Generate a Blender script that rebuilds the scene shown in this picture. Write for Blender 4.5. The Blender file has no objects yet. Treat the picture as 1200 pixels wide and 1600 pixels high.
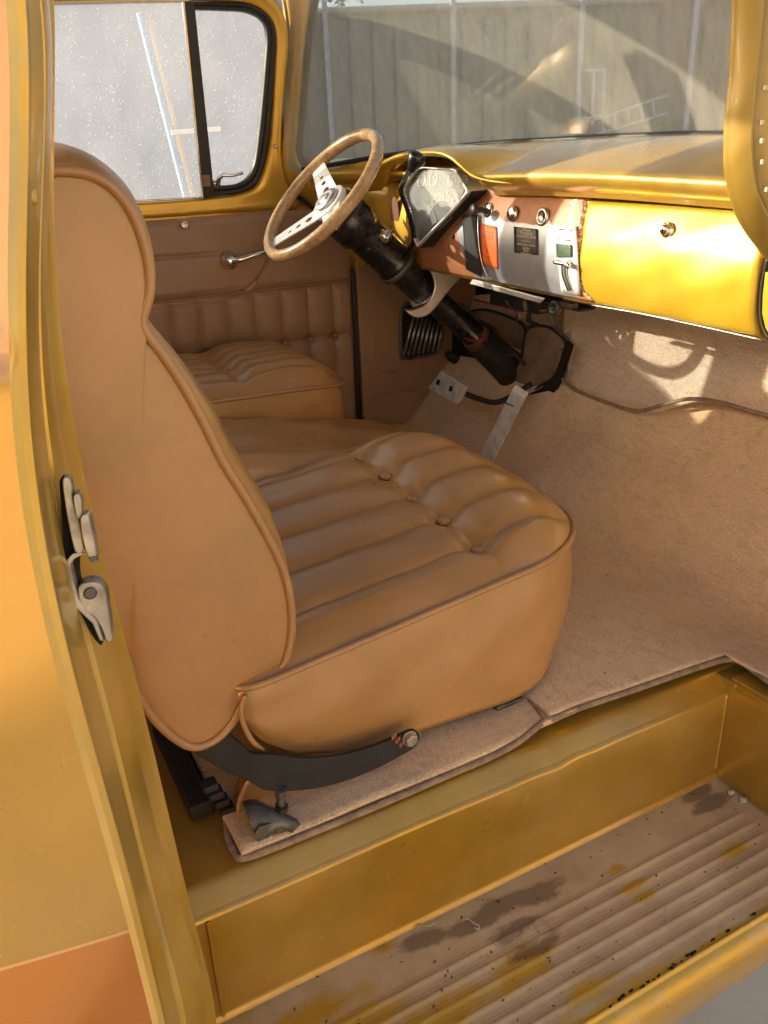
import bpy, math, random
import numpy as np
from mathutils import Vector
random.seed(7); rng = np.random.default_rng(7)
scene = bpy.context.scene
PI = math.pi
# ------------------------------------------------------------------ camera
FPX = 1311.46
pitch, yaw, roll = math.radians(23.7369), math.radians(27.1876), math.radians(-2.3778)
CAM = np.array([0, 0, .9])
FW = np.array([math.sin(yaw)*math.cos(pitch), math.cos(yaw)*math.cos(pitch), -math.sin(pitch)])
R0 = np.cross(FW, [0, 0, 1]); R0 /= np.linalg.norm(R0); U0 = np.cross(R0, FW)
RT = R0*math.cos(roll)+U0*math.sin(roll); UP = -R0*math.sin(roll)+U0*math.cos(roll)
cd = bpy.data.cameras.new('camera'); cam = bpy.data.objects.new('camera', cd)
scene.collection.objects.link(cam); scene.camera = cam
from mathutils import Matrix
cam.matrix_world = Matrix(((RT[0], UP[0], -FW[0], CAM[0]), (RT[1], UP[1], -FW[1], CAM[1]), (RT[2], UP[2], -FW[2], CAM[2]), (0, 0, 0, 1)))
cd.sensor_fit = 'AUTO'; cd.sensor_width = 36; cd.lens = 36*FPX/1600; cd.clip_start = .02; cd.clip_end = 900
# ------------------------------------------------------------------ light
SUN = np.array([-1, .8, .39]); SUN = SUN/np.linalg.norm(SUN)
el = math.asin(SUN[2]); az = math.atan2(SUN[0], SUN[1])      # azimuth from +y clockwise
w = bpy.data.worlds.new('World'); scene.world = w; w.use_nodes = True
nt = w.node_tree; nt.nodes.clear()
sky = nt.nodes.new('ShaderNodeTexSky'); sky.sky_type = 'NISHITA'; sky.sun_disc = False
sky.sun_elevation = el; sky.sun_rotation = az; sky.dust_density = 3.0; sky.air_density = 1.0; sky.ozone_density = .6
bg = nt.nodes.new('ShaderNodeBackground'); bg.inputs[1].default_value = .15
wo = nt.nodes.new('ShaderNodeOutputWorld')
nt.links.new(sky.outputs[0], bg.inputs[0]); nt.links.new(bg.outputs[0], wo.inputs[0])
sl = bpy.data.lights.new('sun', 'SUN'); sl.energy = 4.0; sl.angle = math.radians(.5); sl.color = (1, .88, .70)
so = bpy.data.objects.new('sun', sl); scene.collection.objects.link(so)
so.rotation_euler = Vector(-SUN).to_track_quat('-Z', 'Y').to_euler(); so.location = (-3, 4, 4)
scene.view_settings.view_transform = 'Standard'; scene.view_settings.look = 'None'
scene.view_settings.exposure = 1.17; scene.view_settings.gamma = 1; scene.view_settings.use_curve_mapping = False
scene.render.resolution_x = 768; scene.render.resolution_y = 1024
# ------------------------------------------------------------------ helpers
def ray(px, py): return FW+RT*(px-600)/FPX-UP*(py-800)/FPX
def at(px, py, ax, v):
    d = ray(px, py); i = 'xyz'.index(ax); return CAM+d*(v-CAM[i])/d[i]
def onp(px, py, p0, n):
    d = ray(px, py); n = np.array(n, float); return CAM+d*(np.dot(np.array(p0)-CAM, n)/np.dot(d, n))
def O3(*a): return np.array(a, float)
def nrm(v): v = np.array(v, float); return v/np.linalg.norm(v)
def cr(pts, n, closed=False):
    """smooth curve through the points, resampled evenly"""
    P = np.array(pts, float); m = len(P)
    if m == 2 and not closed: return np.array([P[0]+(P[1]-P[0])*t for t in np.linspace(0, 1, n)])
    out = []
    segs = m if closed else m-1
    for i in range(segs):
        if closed: a, b, c, d = P[(i-1) % m], P[i], P[(i+1) % m], P[(i+2) % m]
        else: a, b, c, d = P[max(i-1, 0)], P[i], P[i+1], P[min(i+2, m-1)]
        for t in np.linspace(0, 1, 16, endpoint=False):
            out.append(.5*((2*b)+(-a+c)*t+(2*a-5*b+4*c-d)*t*t+(-a+3*b-3*c+d)*t**3))
    out.append(P[0] if closed else P[-1]); out = np.array(out)
    return rs(out, n, closed)
def rs(P, n, closed=False):
    P = np.array(P, float)
    L = np.concatenate([[0], np.cumsum(np.linalg.norm(np.diff(P, axis=0), axis=1))])
    s = np.linspace(0, L[-1], n, endpoint=not closed)
    return np.stack([np.interp(s, L, P[:, k]) for k in range(P.shape[1])], 1)
def rootloc(p):
    if p is None: return np.zeros(3)
    while p.parent: p = p.parent
    return np.array(p.location)
def tag(o, label=None, cat=None, group=None, kind=None):
    if label: o['label'] = label
    if cat: o['category'] = cat
    if group: o['group'] = group
    if kind: o['kind'] = kind
    return o
def empty(name, loc, label, cat, group=None):
    o = bpy.data.objects.new(name, None); scene.collection.objects.link(o); o.location = loc
    o.empty_display_size = .1; tag(o, label, cat, group); return o
def mesh(name, v, f, mat, parent=None, smooth=True, bevel=0, thick=0, off=-1, sub=0, attr=None, loc=None, auto=None):
    v = np.array(v, float)
    L = rootloc(parent) if parent is not None else (np.array(loc) if loc is not None else np.zeros(3))
    me = bpy.data.meshes.new(name); me.from_pydata((v-L).tolist(), [], [list(map(int, q)) for q in f]); me.update()
    o = bpy.data.objects.new(name, me); scene.collection.objects.link(o)
    if parent is not None: o.parent = parent
    else: o.location = L
    if mat: me.materials.append(mat)
    if smooth: me.polygons.foreach_set('use_smooth', [True]*len(me.polygons))
    if attr is not None:
        a = me.color_attributes.new('mask', 'FLOAT_COLOR', 'POINT')
        A = np.ones((len(v), 4)); A[:, :attr.shape[1]] = attr; a.data.foreach_set('color', A.ravel())
    if thick:
        m = o.modifiers.new('s', 'SOLIDIFY'); m.thickness = thick; m.offset = off
    if bevel:
        m = o.modifiers.new('b', 'BEVEL'); m.width = bevel; m.segments = 3; m.limit_method = 'ANGLE'; m.angle_limit = math.radians(35)
        m = o.modifiers.new('w', 'WEIGHTED_NORMAL'); m.keep_sharp = False
    if sub: m = o.modifiers.new('u', 'SUBSURF'); m.levels = sub; m.render_levels = sub
    return o
def gridf(nr, nc, closed=False, off=0):
    f = []
    for i in range(nr-1):
        for j in range(nc if closed else nc-1):
            k = (j+1) % nc; f.append((off+i*nc+j, off+i*nc+k, off+(i+1)*nc+k, off+(i+1)*nc+j))
    return f
def loft(name, rows, mat, parent=None, closed=False, **k):
    n = len(rows[0]); return mesh(name, np.concatenate([np.array(r) for r in rows]), gridf(len(rows), n, closed), mat, parent, **k)
def frames(P, closed):
    n = len(P); T = np.zeros_like(P)
    for i in range(n):
        a = P[(i-1) % n] if closed or i else P[i]; b = P[(i+1) % n] if closed or i < n-1 else P[i]
        T[i] = nrm(b-a)
    N = []; a = np.array([0, 0, 1.]) if abs(T[0][2]) < .9 else np.array([1., 0, 0])
    for i in range(n):
        a = nrm(a-T[i]*np.dot(a, T[i])); N.append(a)
    return T, np.array(N)
def tubegeo(P, r, seg=10, closed=False, flat=1.0):
    P = np.array(P, float); T, N = frames(P, closed); V = []
    for i in range(len(P)):
        B = np.cross(T[i], N[i]); rr = r[i] if hasattr(r, '__len__') else r
        for k in range(seg):
            a = 2*PI*k/seg; V.append(P[i]+rr*(math.cos(a)*N[i]*flat+math.sin(a)*B))
    F = []
    n = len(P)
    for i in range(n if closed else n-1):
        i2 = (i+1) % n
        for k in range(seg): F.append((i*seg+k, i*seg+(k+1) % seg, i2*seg+(k+1) % seg, i2*seg+k))
    if not closed:
        F.append(tuple(range(seg))[::-1]); F.append(tuple((n-1)*seg+k for k in range(seg)))
    return np.array(V), F
def tube(name, P, r, mat, parent=None, seg=10, closed=False, n=None, flat=1.0, **k):
    if n: P = cr(P, n, closed)
    V, F = tubegeo(P, r, seg, closed, flat); return mesh(name, V, F, mat, parent, **k)
def lathegeo(prof, o, d, seg=32, ref=None):
    d = nrm(d); a = np.array(ref, float) if ref is not None else (np.array([0, 0, 1.]) if abs(d[2]) < .9 else np.array([1., 0, 0]))
    a = nrm(a-d*np.dot(a, d)); b = np.cross(d, a); V = []
    for s, rr in prof:
        for k in range(seg):
            t = 2*PI*k/seg; V.append(np.array(o)+d*s+rr*(math.cos(t)*a+math.sin(t)*b))
    F = gridf(len(prof), seg, True)
    if prof[0][1] > 1e-6: F.append(tuple(range(seg))[::-1])
    if prof[-1][1] > 1e-6: F.append(tuple((len(prof)-1)*seg+k for k in range(seg)))
    return np.array(V), F
def lathe(name, prof, o, d, mat, parent=None, seg=32, bevel=0, **k):
    V, F = lathegeo(prof, o, d, seg); return mesh(name, V, F, mat, parent, bevel=bevel, **k)
def plategeo(out, vec):
    out = np.array(out, float); vec = np.array(vec, float); n = len(out)
    V = np.concatenate([out, out+vec]); F = [tuple(range(n))[::-1], tuple(range(n, 2*n))]
    for i in range(n): j = (i+1) % n; F.append((i, j, n+j, n+i))
    return V, F
def plate(name, out, vec, mat, parent=None, bevel=.0015, smooth=False, **k):
    V, F = plategeo(out, vec); return mesh(name, V, F, mat, parent, smooth=smooth, bevel=bevel, **k)
def boxgeo(a, b):
    a = np.array(a, float); b = np.array(b, float)
    V = [(a[0] if i & 1 == 0 else b[0], a[1] if i & 2 == 0 else b[1], a[2] if i & 4 == 0 else b[2]) for i in range(8)]
    F = [(0, 2, 3, 1), (4, 5, 7, 6), (0, 1, 5, 4), (2, 6, 7, 3), (0, 4, 6, 2), (1, 3, 7, 5)]
    return np.array(V), F
def box(name, a, b, mat, parent=None, bevel=.003, smooth=False, **k):
    V, F = boxgeo(a, b); return mesh(name, V, F, mat, parent, smooth=smooth, bevel=bevel, **k)
def merge(gs):
    V = []; F = []; o = 0
    for v, f in gs: V.append(np.array(v)); F += [tuple(i+o for i in q) for q in f]; o += len(v)
    return np.concatenate(V), F
# ------------------------------------------------------------------ materials
class NT:
    def __init__(s, name):
        s.m = bpy.data.materials.new(name); s.m.use_nodes = True; s.t = s.m.node_tree; s.t.nodes.clear()
        s.out = s.n('ShaderNodeOutputMaterial'); s.tc = s.n('ShaderNodeTexCoord').outputs['Object']
    def n(s, t, **k):
        q = s.t.nodes.new(t)
        for a, b in k.items(): setattr(q, a, b)
        return q
    def l(s, a, b): s.t.links.new(a, b)
    def setin(s, node, key, v):
        if hasattr(v, 'links') or isinstance(v, bpy.types.NodeSocket): s.l(v, node.inputs[key])
        else:
            if isinstance(v, tuple) and len(v) == 3: v = (*v, 1)
            node.inputs[key].default_value = v
    def noise(s, scale, detail=4, rough=.55, vec=None, stretch=None, dist=0):
        q = s.n('ShaderNodeTexNoise'); q.inputs['Scale'].default_value = scale; q.inputs['Detail'].default_value = detail
        q.inputs['Roughness'].default_value = rough; q.inputs['Distortion'].default_value = dist
        v = vec if vec is not None else s.tc
        if stretch:
            mp = s.n('ShaderNodeMapping'); mp.inputs['Scale'].default_value = stretch; s.l(v, mp.inputs[0]); v = mp.outputs[0]
        s.l(v, q.inputs['Vector']); return q.outputs['Fac']
    def ramp(s, f, a, b, va=0., vb=1.):
        q = s.n('ShaderNodeMapRange'); s.l(f, q.inputs[0])
        for i, x in enumerate((a, b, va, vb)): q.inputs[i+1].default_value = x
        return q.outputs[0]
    def mix(s, f, a, b):
        q = s.n('ShaderNodeMix', data_type='RGBA'); s.setin(q, 0, f)
        s.setin(q, 6, a); s.setin(q, 7, b); return q.outputs[2]
    def math(s, op, a, b=0.):
        q = s.n('ShaderNodeMath', operation=op); s.setin(q, 0, a); s.setin(q, 1, b); return q.outputs[0]
    def bump(s, h, strength=.3, dist=.002, prev=None):
        q = s.n('ShaderNodeBump'); q.inputs['Strength'].default_value = strength; q.inputs['Distance'].default_value = dist
        s.l(h, q.inputs['Height'])
        if prev is not None: s.l(prev, q.inputs['Normal'])
        return q.outputs[0]
    def bsdf(s, **k):
        q = s.n('ShaderNodeBsdfPrincipled')
        for a, b in k.items(): s.setin(q, a.replace('_', ' '), b)
        s.l(q.outputs[0], s.out.inputs[0]); return q
def simple(name, col, rough=.5, metal=0., coat=0., var=.12, vs=14, bs=0, bstr=.2, bd=.0005):
    t = NT(name)
    n = t.noise(vs, 5); c = t.mix(t.ramp(n, .35, .65), tuple(x*(1-var) for x in col), tuple(min(1, x*(1+var)) for x in col))
    k = dict(Base_Color=c, Roughness=t.ramp(t.noise(vs*3, 3), .3, .7, max(.03, rough-.06), rough+.06), Metallic=metal)
    if coat: k['Coat_Weight'] = coat
    if bs: k['Normal'] = t.bump(t.noise(bs, 3), bstr, bd)
    t.bsdf(**k); return t.m
GOLD = (.62, .36, .028)
def paint(name, col=GOLD, dust=.25, attr=None, rough=.3, chips=True, metal=.55, cth=.66):
    """metallic candy paint, a little dusty, with bare chips"""
    t = NT(name)
    base = t.mix(t.ramp(t.noise(6, 4), .3, .7), tuple(x*.85 for x in col), tuple(min(1, x*1.12) for x in col))
    met = metal
    if attr:
        a = t.n('ShaderNodeVertexColor'); a.layer_name = 'mask'
        sp = t.n('ShaderNodeSeparateColor'); t.l(a.outputs[0], sp.inputs[0])
        for i, c in enumerate(attr):
            if c is None: continue
            base = t.mix(t.ramp(sp.outputs[i], .3, .7), base, c)
    d = t.ramp(t.noise(3.5, 8, .7), .40, .72, 0, dust)
    base = t.mix(d, base, (.40, .31, .19))
    sc = t.ramp(t.noise(45, 6, .75, stretch=(1, 1, .35)), cth, cth+.05, 0, .55 if chips else 0)
    base = t.mix(sc, base, (.50, .40, .26))
    r = t.math('ADD', t.ramp(t.noise(9, 5), .3, .7, rough-.05, rough+.1), t.math('MULTIPLY', d, .5))
    t.bsdf(Base_Color=base, Roughness=r, Metallic=t.ramp(d, 0, .5, met, met*.4), Coat_Weight=.6, Coat_Roughness=.12,
           Normal=t.bump(t.noise(14, 3), .25, .0025)); return t.m
M_rf = paint('rear_floor_paint', (.42, .25, .03), dust=.35)
M_gold = paint('gold_paint'); M_goldclean = paint('gold_paint_clean', dust=.08, chips=False, rough=.34)
M_goldjamb = paint('gold_paint_jamb', (.66, .40, .045), dust=.45)

def vinyl(name, col, rough=.34):
    t = NT(name)
    v = t.mix(t.ramp(t.noise(5, 6, .65), .35, .68), tuple(x*.88 for x in col), tuple(x*1.08 for x in col))
    v = t.mix(t.ramp(t.noise(60, 7, .75), .60, .72, 0, .25), v, tuple(x*.75 for x in col))
    v = t.mix(t.ramp(t.noise(2.6, 7, .7), .5, .8, 0, .35), v, (col[0]*1.15, col[1]*1.25, col[2]*1.5))
    v = t.mix(t.ramp(t.noise(160, 2), .77, .80, 0, .5), v, (.10, .05, .03))
    vo = t.n('ShaderNodeTexVoronoi'); vo.inputs['Scale'].default_value = 620; t.l(t.tc, vo.inputs['Vector'])
    b = t.bump(vo.outputs['Distance'], .30, .0005)
    cz = t.math('ABSOLUTE', t.math('SUBTRACT', t.noise(17, 4, .6, dist=2.2), .5)); b = t.bump(t.ramp(cz, 0, .022), .16, .0012, b); b = t.bump(t.noise(120, 5, .7, dist=.8), .16, .0009, b)
    b = t.bump(t.noise(11, 3, .5, dist=.6), .16, .004, b)
    t.bsdf(Base_Color=v, Roughness=t.ramp(t.noise(14, 6, .7), .3, .7, rough-.09, rough+.12), Normal=b, Specular_IOR_Level=.6, Coat_Weight=.2, Coat_Roughness=.22); return t.m
M_vin = vinyl('tan_vinyl', (.395, .213, .074)); M_vindoor = vinyl('door_vinyl', (.30, .175, .10), .5)
M_pipe = vinyl('piping_vinyl', (.37, .195, .075), .36)
def carpet(name, col, dirt=.35):
    t = NT(name)
    c = t.mix(t.ramp(t.noise(420, 2), .3, .7), tuple(x*.72 for x in col), tuple(x*1.25 for x in col))
    c = t.mix(t.ramp(t.noise(3.2, 7, .7), .42, .7, 0, dirt), c, (col[0]*.55, col[1]*.50, col[2]*.42))
    c = t.mix(t.ramp(t.noise(2.1, 5, .6), .45, .75, 0, .45), c, (col[0]*1.25, col[1]*1.0, col[2]*.68))
    c = t.mix(t.ramp(t.noise(95, 3, .6), .71, .75, 0, .8), c, (.05, .035, .02))
    c = t.mix(t.ramp(t.noise(110, 2, .6), .74, .77, 0, .8), c, (.62, .50, .32))
    c = t.mix(t.ramp(t.noise(38, 6, .75, stretch=(1, .45, 1), dist=1.5), .48, .66, 0, .38), c, (col[0]*.52, col[1]*.48, col[2]*.42))
    b = t.bump(t.noise(330, 3, .7, stretch=(1, .6, 1)), .8, .004); b = t.bump(t.noise(70, 4, .7, dist=1.2), .7, .005, b); b = t.bump(t.noise(7, 3), .5, .012, b)
    t.bsdf(Base_Color=c, Roughness=.95, Normal=b, Specular_IOR_Level=.1, Sheen_Weight=.25, Sheen_Roughness=.5); return t.m
M_carp = carpet('carpet_pile', (.84, .61, .39)); M_carp2 = carpet('carpet_firewall', (.80, .64, .50), .2)
M_bind = simple('carpet_binding', (.27, .185, .12), .8, var=.3, vs=60, bs=300, bstr=.6)
M_pad = simple('brown_felt', (.26, .165, .105), .95, var=.2, vs=20, bs=250, bstr=.6, bd=.001)
M_black = simple('black_enamel', (.012, .012, .013), .27, coat=.3)
M_blackm = simple('black_matt', (.018, .017, .016), .7, var=.3, bs=90, bstr=.2)
M_rub = simple('black_rubber', (.012, .012, .013), .45, var=.3)
M_chrome = simple('chrome', (.80, .80, .80), .16, 1., var=.05, vs=30)
M_alu = simple('brushed_aluminium', (.66, .65, .62), .36, 1., var=.12, vs=40, bs=80, bstr=.1)
M_whitealu = simple('satin_aluminium', (.86, .84, .80), .38, .45, var=.06)
M_steel = simple('worn_steel', (.42, .38, .33), .42, .85, var=.35, vs=40, bs=60, bstr=.3, bd=.001)
M_grey = simple('grey_steel', (.13, .12, .105), .5, .6, var=.35, vs=40, bs=80, bstr=.3)
M_pedal = simple('pedal_pad', (.66, .65, .62), .55, .2, var=.2, vs=30)
M_green = simple('green_glass', (.055, .10, .06), .25); M_dark = simple('dark_void', (.006, .005, .005), .9)
M_red = simple('red_wire', (.35, .02, .03), .4); M_white = simple('white_enamel', (.82, .81, .78), .4, var=.04)
M_knob = simple('grey_plastic', (.035, .035, .035), .4); M_inst = simple('instrument_grey', (.29, .295, .295), .4, var=.15, vs=30)
M_inst2 = simple('instrument_disc', (.17, .175, .18), .5, var=.1)
M_num = simple('numeral_white', (.85, .86, .84), .5, var=.02)
M_orange = simple('orange_sticker', (.85, .16, .03), .5, var=.08, vs=50); M_orin = simple('orange_ink', (.90, .36, .10), .5)
M_blks = simple('black_sticker', (.018, .016, .018), .4); M_ink = simple('gold_ink', (.52, .43, .32), .5)
def woodmat():
    t = NT('varnished_wood')
    a = t.noise(16, 4, .6, stretch=(1, 4, 1)); c = t.mix(t.ramp(a, .35, .65), (.42, .26, .12), (.60, .39, .19))
    c = t.mix(t.ramp(t.noise(140, 3, stretch=(1, .3, 1)), .5, .62, 0, .35), c, (.12, .06, .03))
    t.bsdf(Base_Color=c, Roughness=.28, Coat_Weight=.5, Coat_Roughness=.1); return t.m
M_wood = woodmat()
def panelmat():
    """copper painted panel rubbed through to grey metal, chipped edges"""
    t = NT('worn_copper_panel'); a = t.n('ShaderNodeVertexColor'); a.layer_name = 'mask'
    sp = t.n('ShaderNodeSeparateColor'); t.l(a.outputs[0], sp.inputs[0])
    cop = t.mix(t.ramp(t.noise(30, 5), .3, .7), (.34, .13, .055), (.46, .19, .08))
    sil = t.mix(t.ramp(t.noise(22, 5, .6), .3, .7), (.30, .32, .36), (.44, .45, .49))
    m = t.ramp(t.math('ADD', sp.outputs[0], t.math('MULTIPLY', t.math('SUBTRACT', t.noise(40, 5), .5), .5)), .42, .60)
    c = t.mix(m, cop, sil)
    ch = t.ramp(t.math('MULTIPLY', t.noise(190, 4, .7), t.math('ADD', sp.outputs[1], .55)), .64, .67)
    c = t.mix(ch, c, (.80, .76, .70))
    rust = t.ramp(t.noise(60, 4, .6), .74, .78); c = t.mix(rust, c, (.32, .11, .04))
    t.bsdf(Base_Color=c, Roughness=t.ramp(m, 0, 1, .5, .36), Metallic=t.ramp(m, 0, 1, .1, .55), Normal=t.bump(t.noise(50, 4), .15, .001)); return t.m
M_panel = panelmat()
def stepmat():
    """gold sheet under dust, with dark wet stains and places wiped back to paint"""
    t = NT('dusty_step_paint'); a = t.n('ShaderNodeVertexColor'); a.layer_name = 'mask'
    sp = t.n('ShaderNodeSeparateColor'); t.l(a.outputs[0], sp.inputs[0])
    n1 = t.noise(9, 8, .7); n2 = t.noise(26, 6, .7, stretch=(.5, 1, 1))
    dust = t.mix(t.ramp(n1, .3, .7), (.44, .29, .15), (.62, .44, .25))
    wob = t.math('MULTIPLY', t.math('SUBTRACT', n2, .5), 1.7)
    g = t.ramp(t.math('ADD', sp.outputs[0], wob), .35, .85)
    c = t.mix(g, dust, (.56, .33, .045))
    s = t.ramp(t.math('ADD', sp.outputs[1], wob), .35, .62)
    c = t.mix(t.math('MULTIPLY', s, .75), c, (.16, .10, .06))
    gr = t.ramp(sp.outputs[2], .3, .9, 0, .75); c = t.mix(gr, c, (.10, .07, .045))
    spk = t.ramp(t.noise(150, 4, .7), .66, .70, 0, .8); c = t.mix(spk, c, (.09, .06, .04))
    spk2 = t.ramp(t.noise(60, 5, .7), .64, .70, 0, .5); c = t.mix(spk2, c, (.15, .09, .05))
    t.bsdf(Base_Color=c, Roughness=t.ramp(g, 0, 1, .75, .4), Metallic=t.ramp(g, 0, 1, .0, .4),
           Normal=t.bump(t.noise(90, 5, .7), .35, .0012)); return t.m
M_step = stepmat()
def glassmat(name, dust, streak, tint=(.93, .96, .97), speck=False, refl=.5, dcol=(.50, .52, .56)):
    t = NT(name)
    tr = t.n('ShaderNodeBsdfTransparent'); tr.inputs[0].default_value = (*tint, 1)
    df = t.n('ShaderNodeBsdfDiffuse'); df.inputs[0].default_value = (*dcol, 1)
    tl = t.n('ShaderNodeBsdfTranslucent'); tl.inputs[0].default_value = (*dcol, 1)
    mx = t.n('ShaderNodeMixShader'); mx.inputs[0].default_value = .6; t.l(df.outputs[0], mx.inputs[1]); t.l(tl.outputs[0], mx.inputs[2])
    f = t.ramp(t.noise(4, 8, .7, stretch=streak), .25, .8, dust*.55, dust*1.45)
    if speck:
        f = t.math('ADD', f, t.ramp(t.noise(120, 4, .8, stretch=(1, 1, .55), dist=1.5), .63, .72, 0, .40))
        vo = t.n('ShaderNodeTexVoronoi'); vo.inputs['Scale'].default_value = 85; t.l(t.tc, vo.inputs['Vector'])
        f = t.math('ADD', f, t.ramp(vo.outputs['Distance'], .10, .16, .5, 0))
    f2 = t.math('MINIMUM', f, .9)
    m2 = t.n('ShaderNodeMixShader'); t.l(f2, m2.inputs[0]); t.l(tr.outputs[0], m2.inputs[1]); t.l(mx.outputs[0], m2.inputs[2])
    gl = t.n('ShaderNodeBsdfGlossy'); gl.inputs['Roughness'].default_value = .03
    lw = t.n('ShaderNodeLayerWeight'); lw.inputs[0].default_value = .5
    frs = t.math('ADD', t.math('MULTIPLY', t.math('POWER', lw.outputs[1], 5.), refl), .02)
    m3 = t.n('ShaderNodeMixShader'); t.l(frs, m3.inputs[0]); t.l(m2.outputs[0], m3.inputs[1]); t.l(gl.outputs[0], m3.inputs[2])
    t.l(m3.outputs[0], t.out.inputs[0]); return t.m
M_gside = glassmat('dusty_side_glass', .25, (1, 1, .5), speck=True, dcol=(.64, .67, .74))
M_gwind = glassmat('dusty_windshield', .56, (2.6, 2.6, .5), refl=.22, dcol=(.50, .47, .38))
def lensmat():
    t = NT('clear_lens'); tr = t.n('ShaderNodeBsdfTransparent'); tr.inputs[0].default_value = (.95, .95, .95, 1)
    gl = t.n('ShaderNodeBsdfGlossy'); gl.inputs['Roughness'].default_value = .02
    mx = t.n('ShaderNodeMixShader'); mx.inputs[0].default_value = .06; t.l(tr.outputs[0], mx.inputs[1]); t.l(gl.outputs[0], mx.inputs[2]); t.l(mx.outputs[0], t.out.inputs[0]); return t.m
M_lens = lensmat()
# ------------------------------------------------------------------ setting
GZ = -.75
def ground():
    t = NT('pale_concrete'); c = t.mix(t.ramp(t.noise(.8, 8, .65), .3, .7), (.40, .37, .32), (.52, .49, .43))
    c = t.mix(t.ramp(t.noise(30, 6, .7), .5, .75, 0, .4), c, (.28, .25, .21))
    t.bsdf(Base_Color=c, Roughness=.9, Normal=t.bump(t.noise(60, 5, .7), .4, .003))
    n = 40; xs = np.linspace(-250, 250, n); V = [(x, y, GZ) for y in xs for x in xs]
    o = mesh('ground', V, gridf(n, n), t.m); tag(o, kind='structure')
ground()
# corrugated fence beyond the truck
def fence(name, A, B, ztop, posts, label, rib=.32, col=(.29, .275, .215)):
    A = np.array(A, float); B = np.array(B, float); L = np.linalg.norm(B-A); d = (B-A)/L; n = np.array([-d[1], d[0]])
    r = empty(name, (A[0], A[1], GZ), label, 'fence'); st = []; s = 0
    while s < L: st += [(s, 0), (s+rib*.38, 0), (s+rib*.5, .05), (s+rib*.88, .05)]; s += rib
    rows = [[(*(A+d*a+n*b), z) for a, b in st] for z in (GZ, ztop)]
    t = NT('corrugated_sheet'); c = t.mix(t.ramp(t.noise(1.5, 6, .7, stretch=(1, 1, .3)), .3, .7), tuple(x*.8 for x in col), tuple(x*1.15 for x in col))
    t.bsdf(Base_Color=c, Roughness=.6, Metallic=.1)
    loft('corrugated_sheet', rows, t.m, r, smooth=False, thick=.004)
    e = [(*(A-n*.05), ztop), (*(B-n*.05), ztop)]
    tube('top_rail', np.array(e), .05, M_beige, r, 8)
    for p in posts:
        c = A+d*p-n*.09; V, F = boxgeo((-.035, -.04, GZ), (.035, .04, ztop+.12)); V = np.array([(c[0]+v[0]*d[0]+v[1]*n[0], c[1]+v[0]*d[1]+v[1]*n[1], v[2]) for v in V])
        mesh('fence_post', V, F, M_galv, r, smooth=False)
    return r, A, d, n
M_galv = simple('galvanised_post', (.50, .52, .55), .5); M_beige = simple('beige_rail', (.42, .40, .33), .6)
fd = nrm((1, -.45)); FA = np.array([6.3, 12.])-fd*16
fence('corrugated_fence', FA, FA+fd*34, 2.6, [float(np.dot(np.array((x, 12-.45*(x-6.3)))-FA, fd)) for x in (.6, 2.3, 4., 5.7, 7.33, 9., 10.5, 12.2, 13.9)],
      'beige corrugated metal fence with white posts seen through the windshield')
fn = (-fd[1]*1, fd[0], 0); fp = (6.3, 12-.42, 1)
fk = empty('reflected_frame_bars', onp(920, 200, fp, fn)*O3(1, 1, 0)+[0, 0, GZ], 'pale bars by the fence standing in for a window frame and rails reflected in the windshield', 'frame')
FQ = lambda x, y: onp(x, y, fp, fn)  # windshield reflection of a frame and rails, built as bars at the fence
for a, b in (((905, 112), (905, 215)), ((927, 112), (925, 200)), ((944, 110), (942, 180)), ((905, 112), (946, 109)), ((905, 190), (945, 178))): tube('reflected_frame_bar', np.array([FQ(*a), FQ(*b)]), .028, M_galv, fk, 6)
for a, b in (((905, 196), (1045, 148)), ((925, 212), (1045, 176)), ((980, 168), (984, 195)), ((1000, 160), (1003, 190)), ((1020, 156), (1022, 185)), ((960, 176), (962, 200))): tube('reflected_rail_bar', np.array([FQ(*a), FQ(*b)]), .024, M_galv, fk, 6)
for a in (906, 943):
    q = FQ(a, 190); tube('reflected_frame_leg', np.array([q, [q[0], q[1]-.1, GZ]]), .028, M_galv, fk, 6)
r_ = empty('metal_building', (.5, 10, GZ), 'blue grey metal building standing outside the driver window', 'building')
M_bld = simple('blue_grey_cladding', (.26, .28, .33), .6, var=.1, vs=2)
box('wall', (-1.6, 9.2, GZ), (3.85, 12.5, 4.6), M_bld, r_, bevel=.02); box('roof', (-1.9, 8.9, 4.602), (4.1, 12.8, 4.75), M_galv, r_, bevel=.01)
box('door', (.9, 9.15, GZ), (2.0, 9.198, 1.5), M_bld, r_, bevel=.01)
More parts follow.
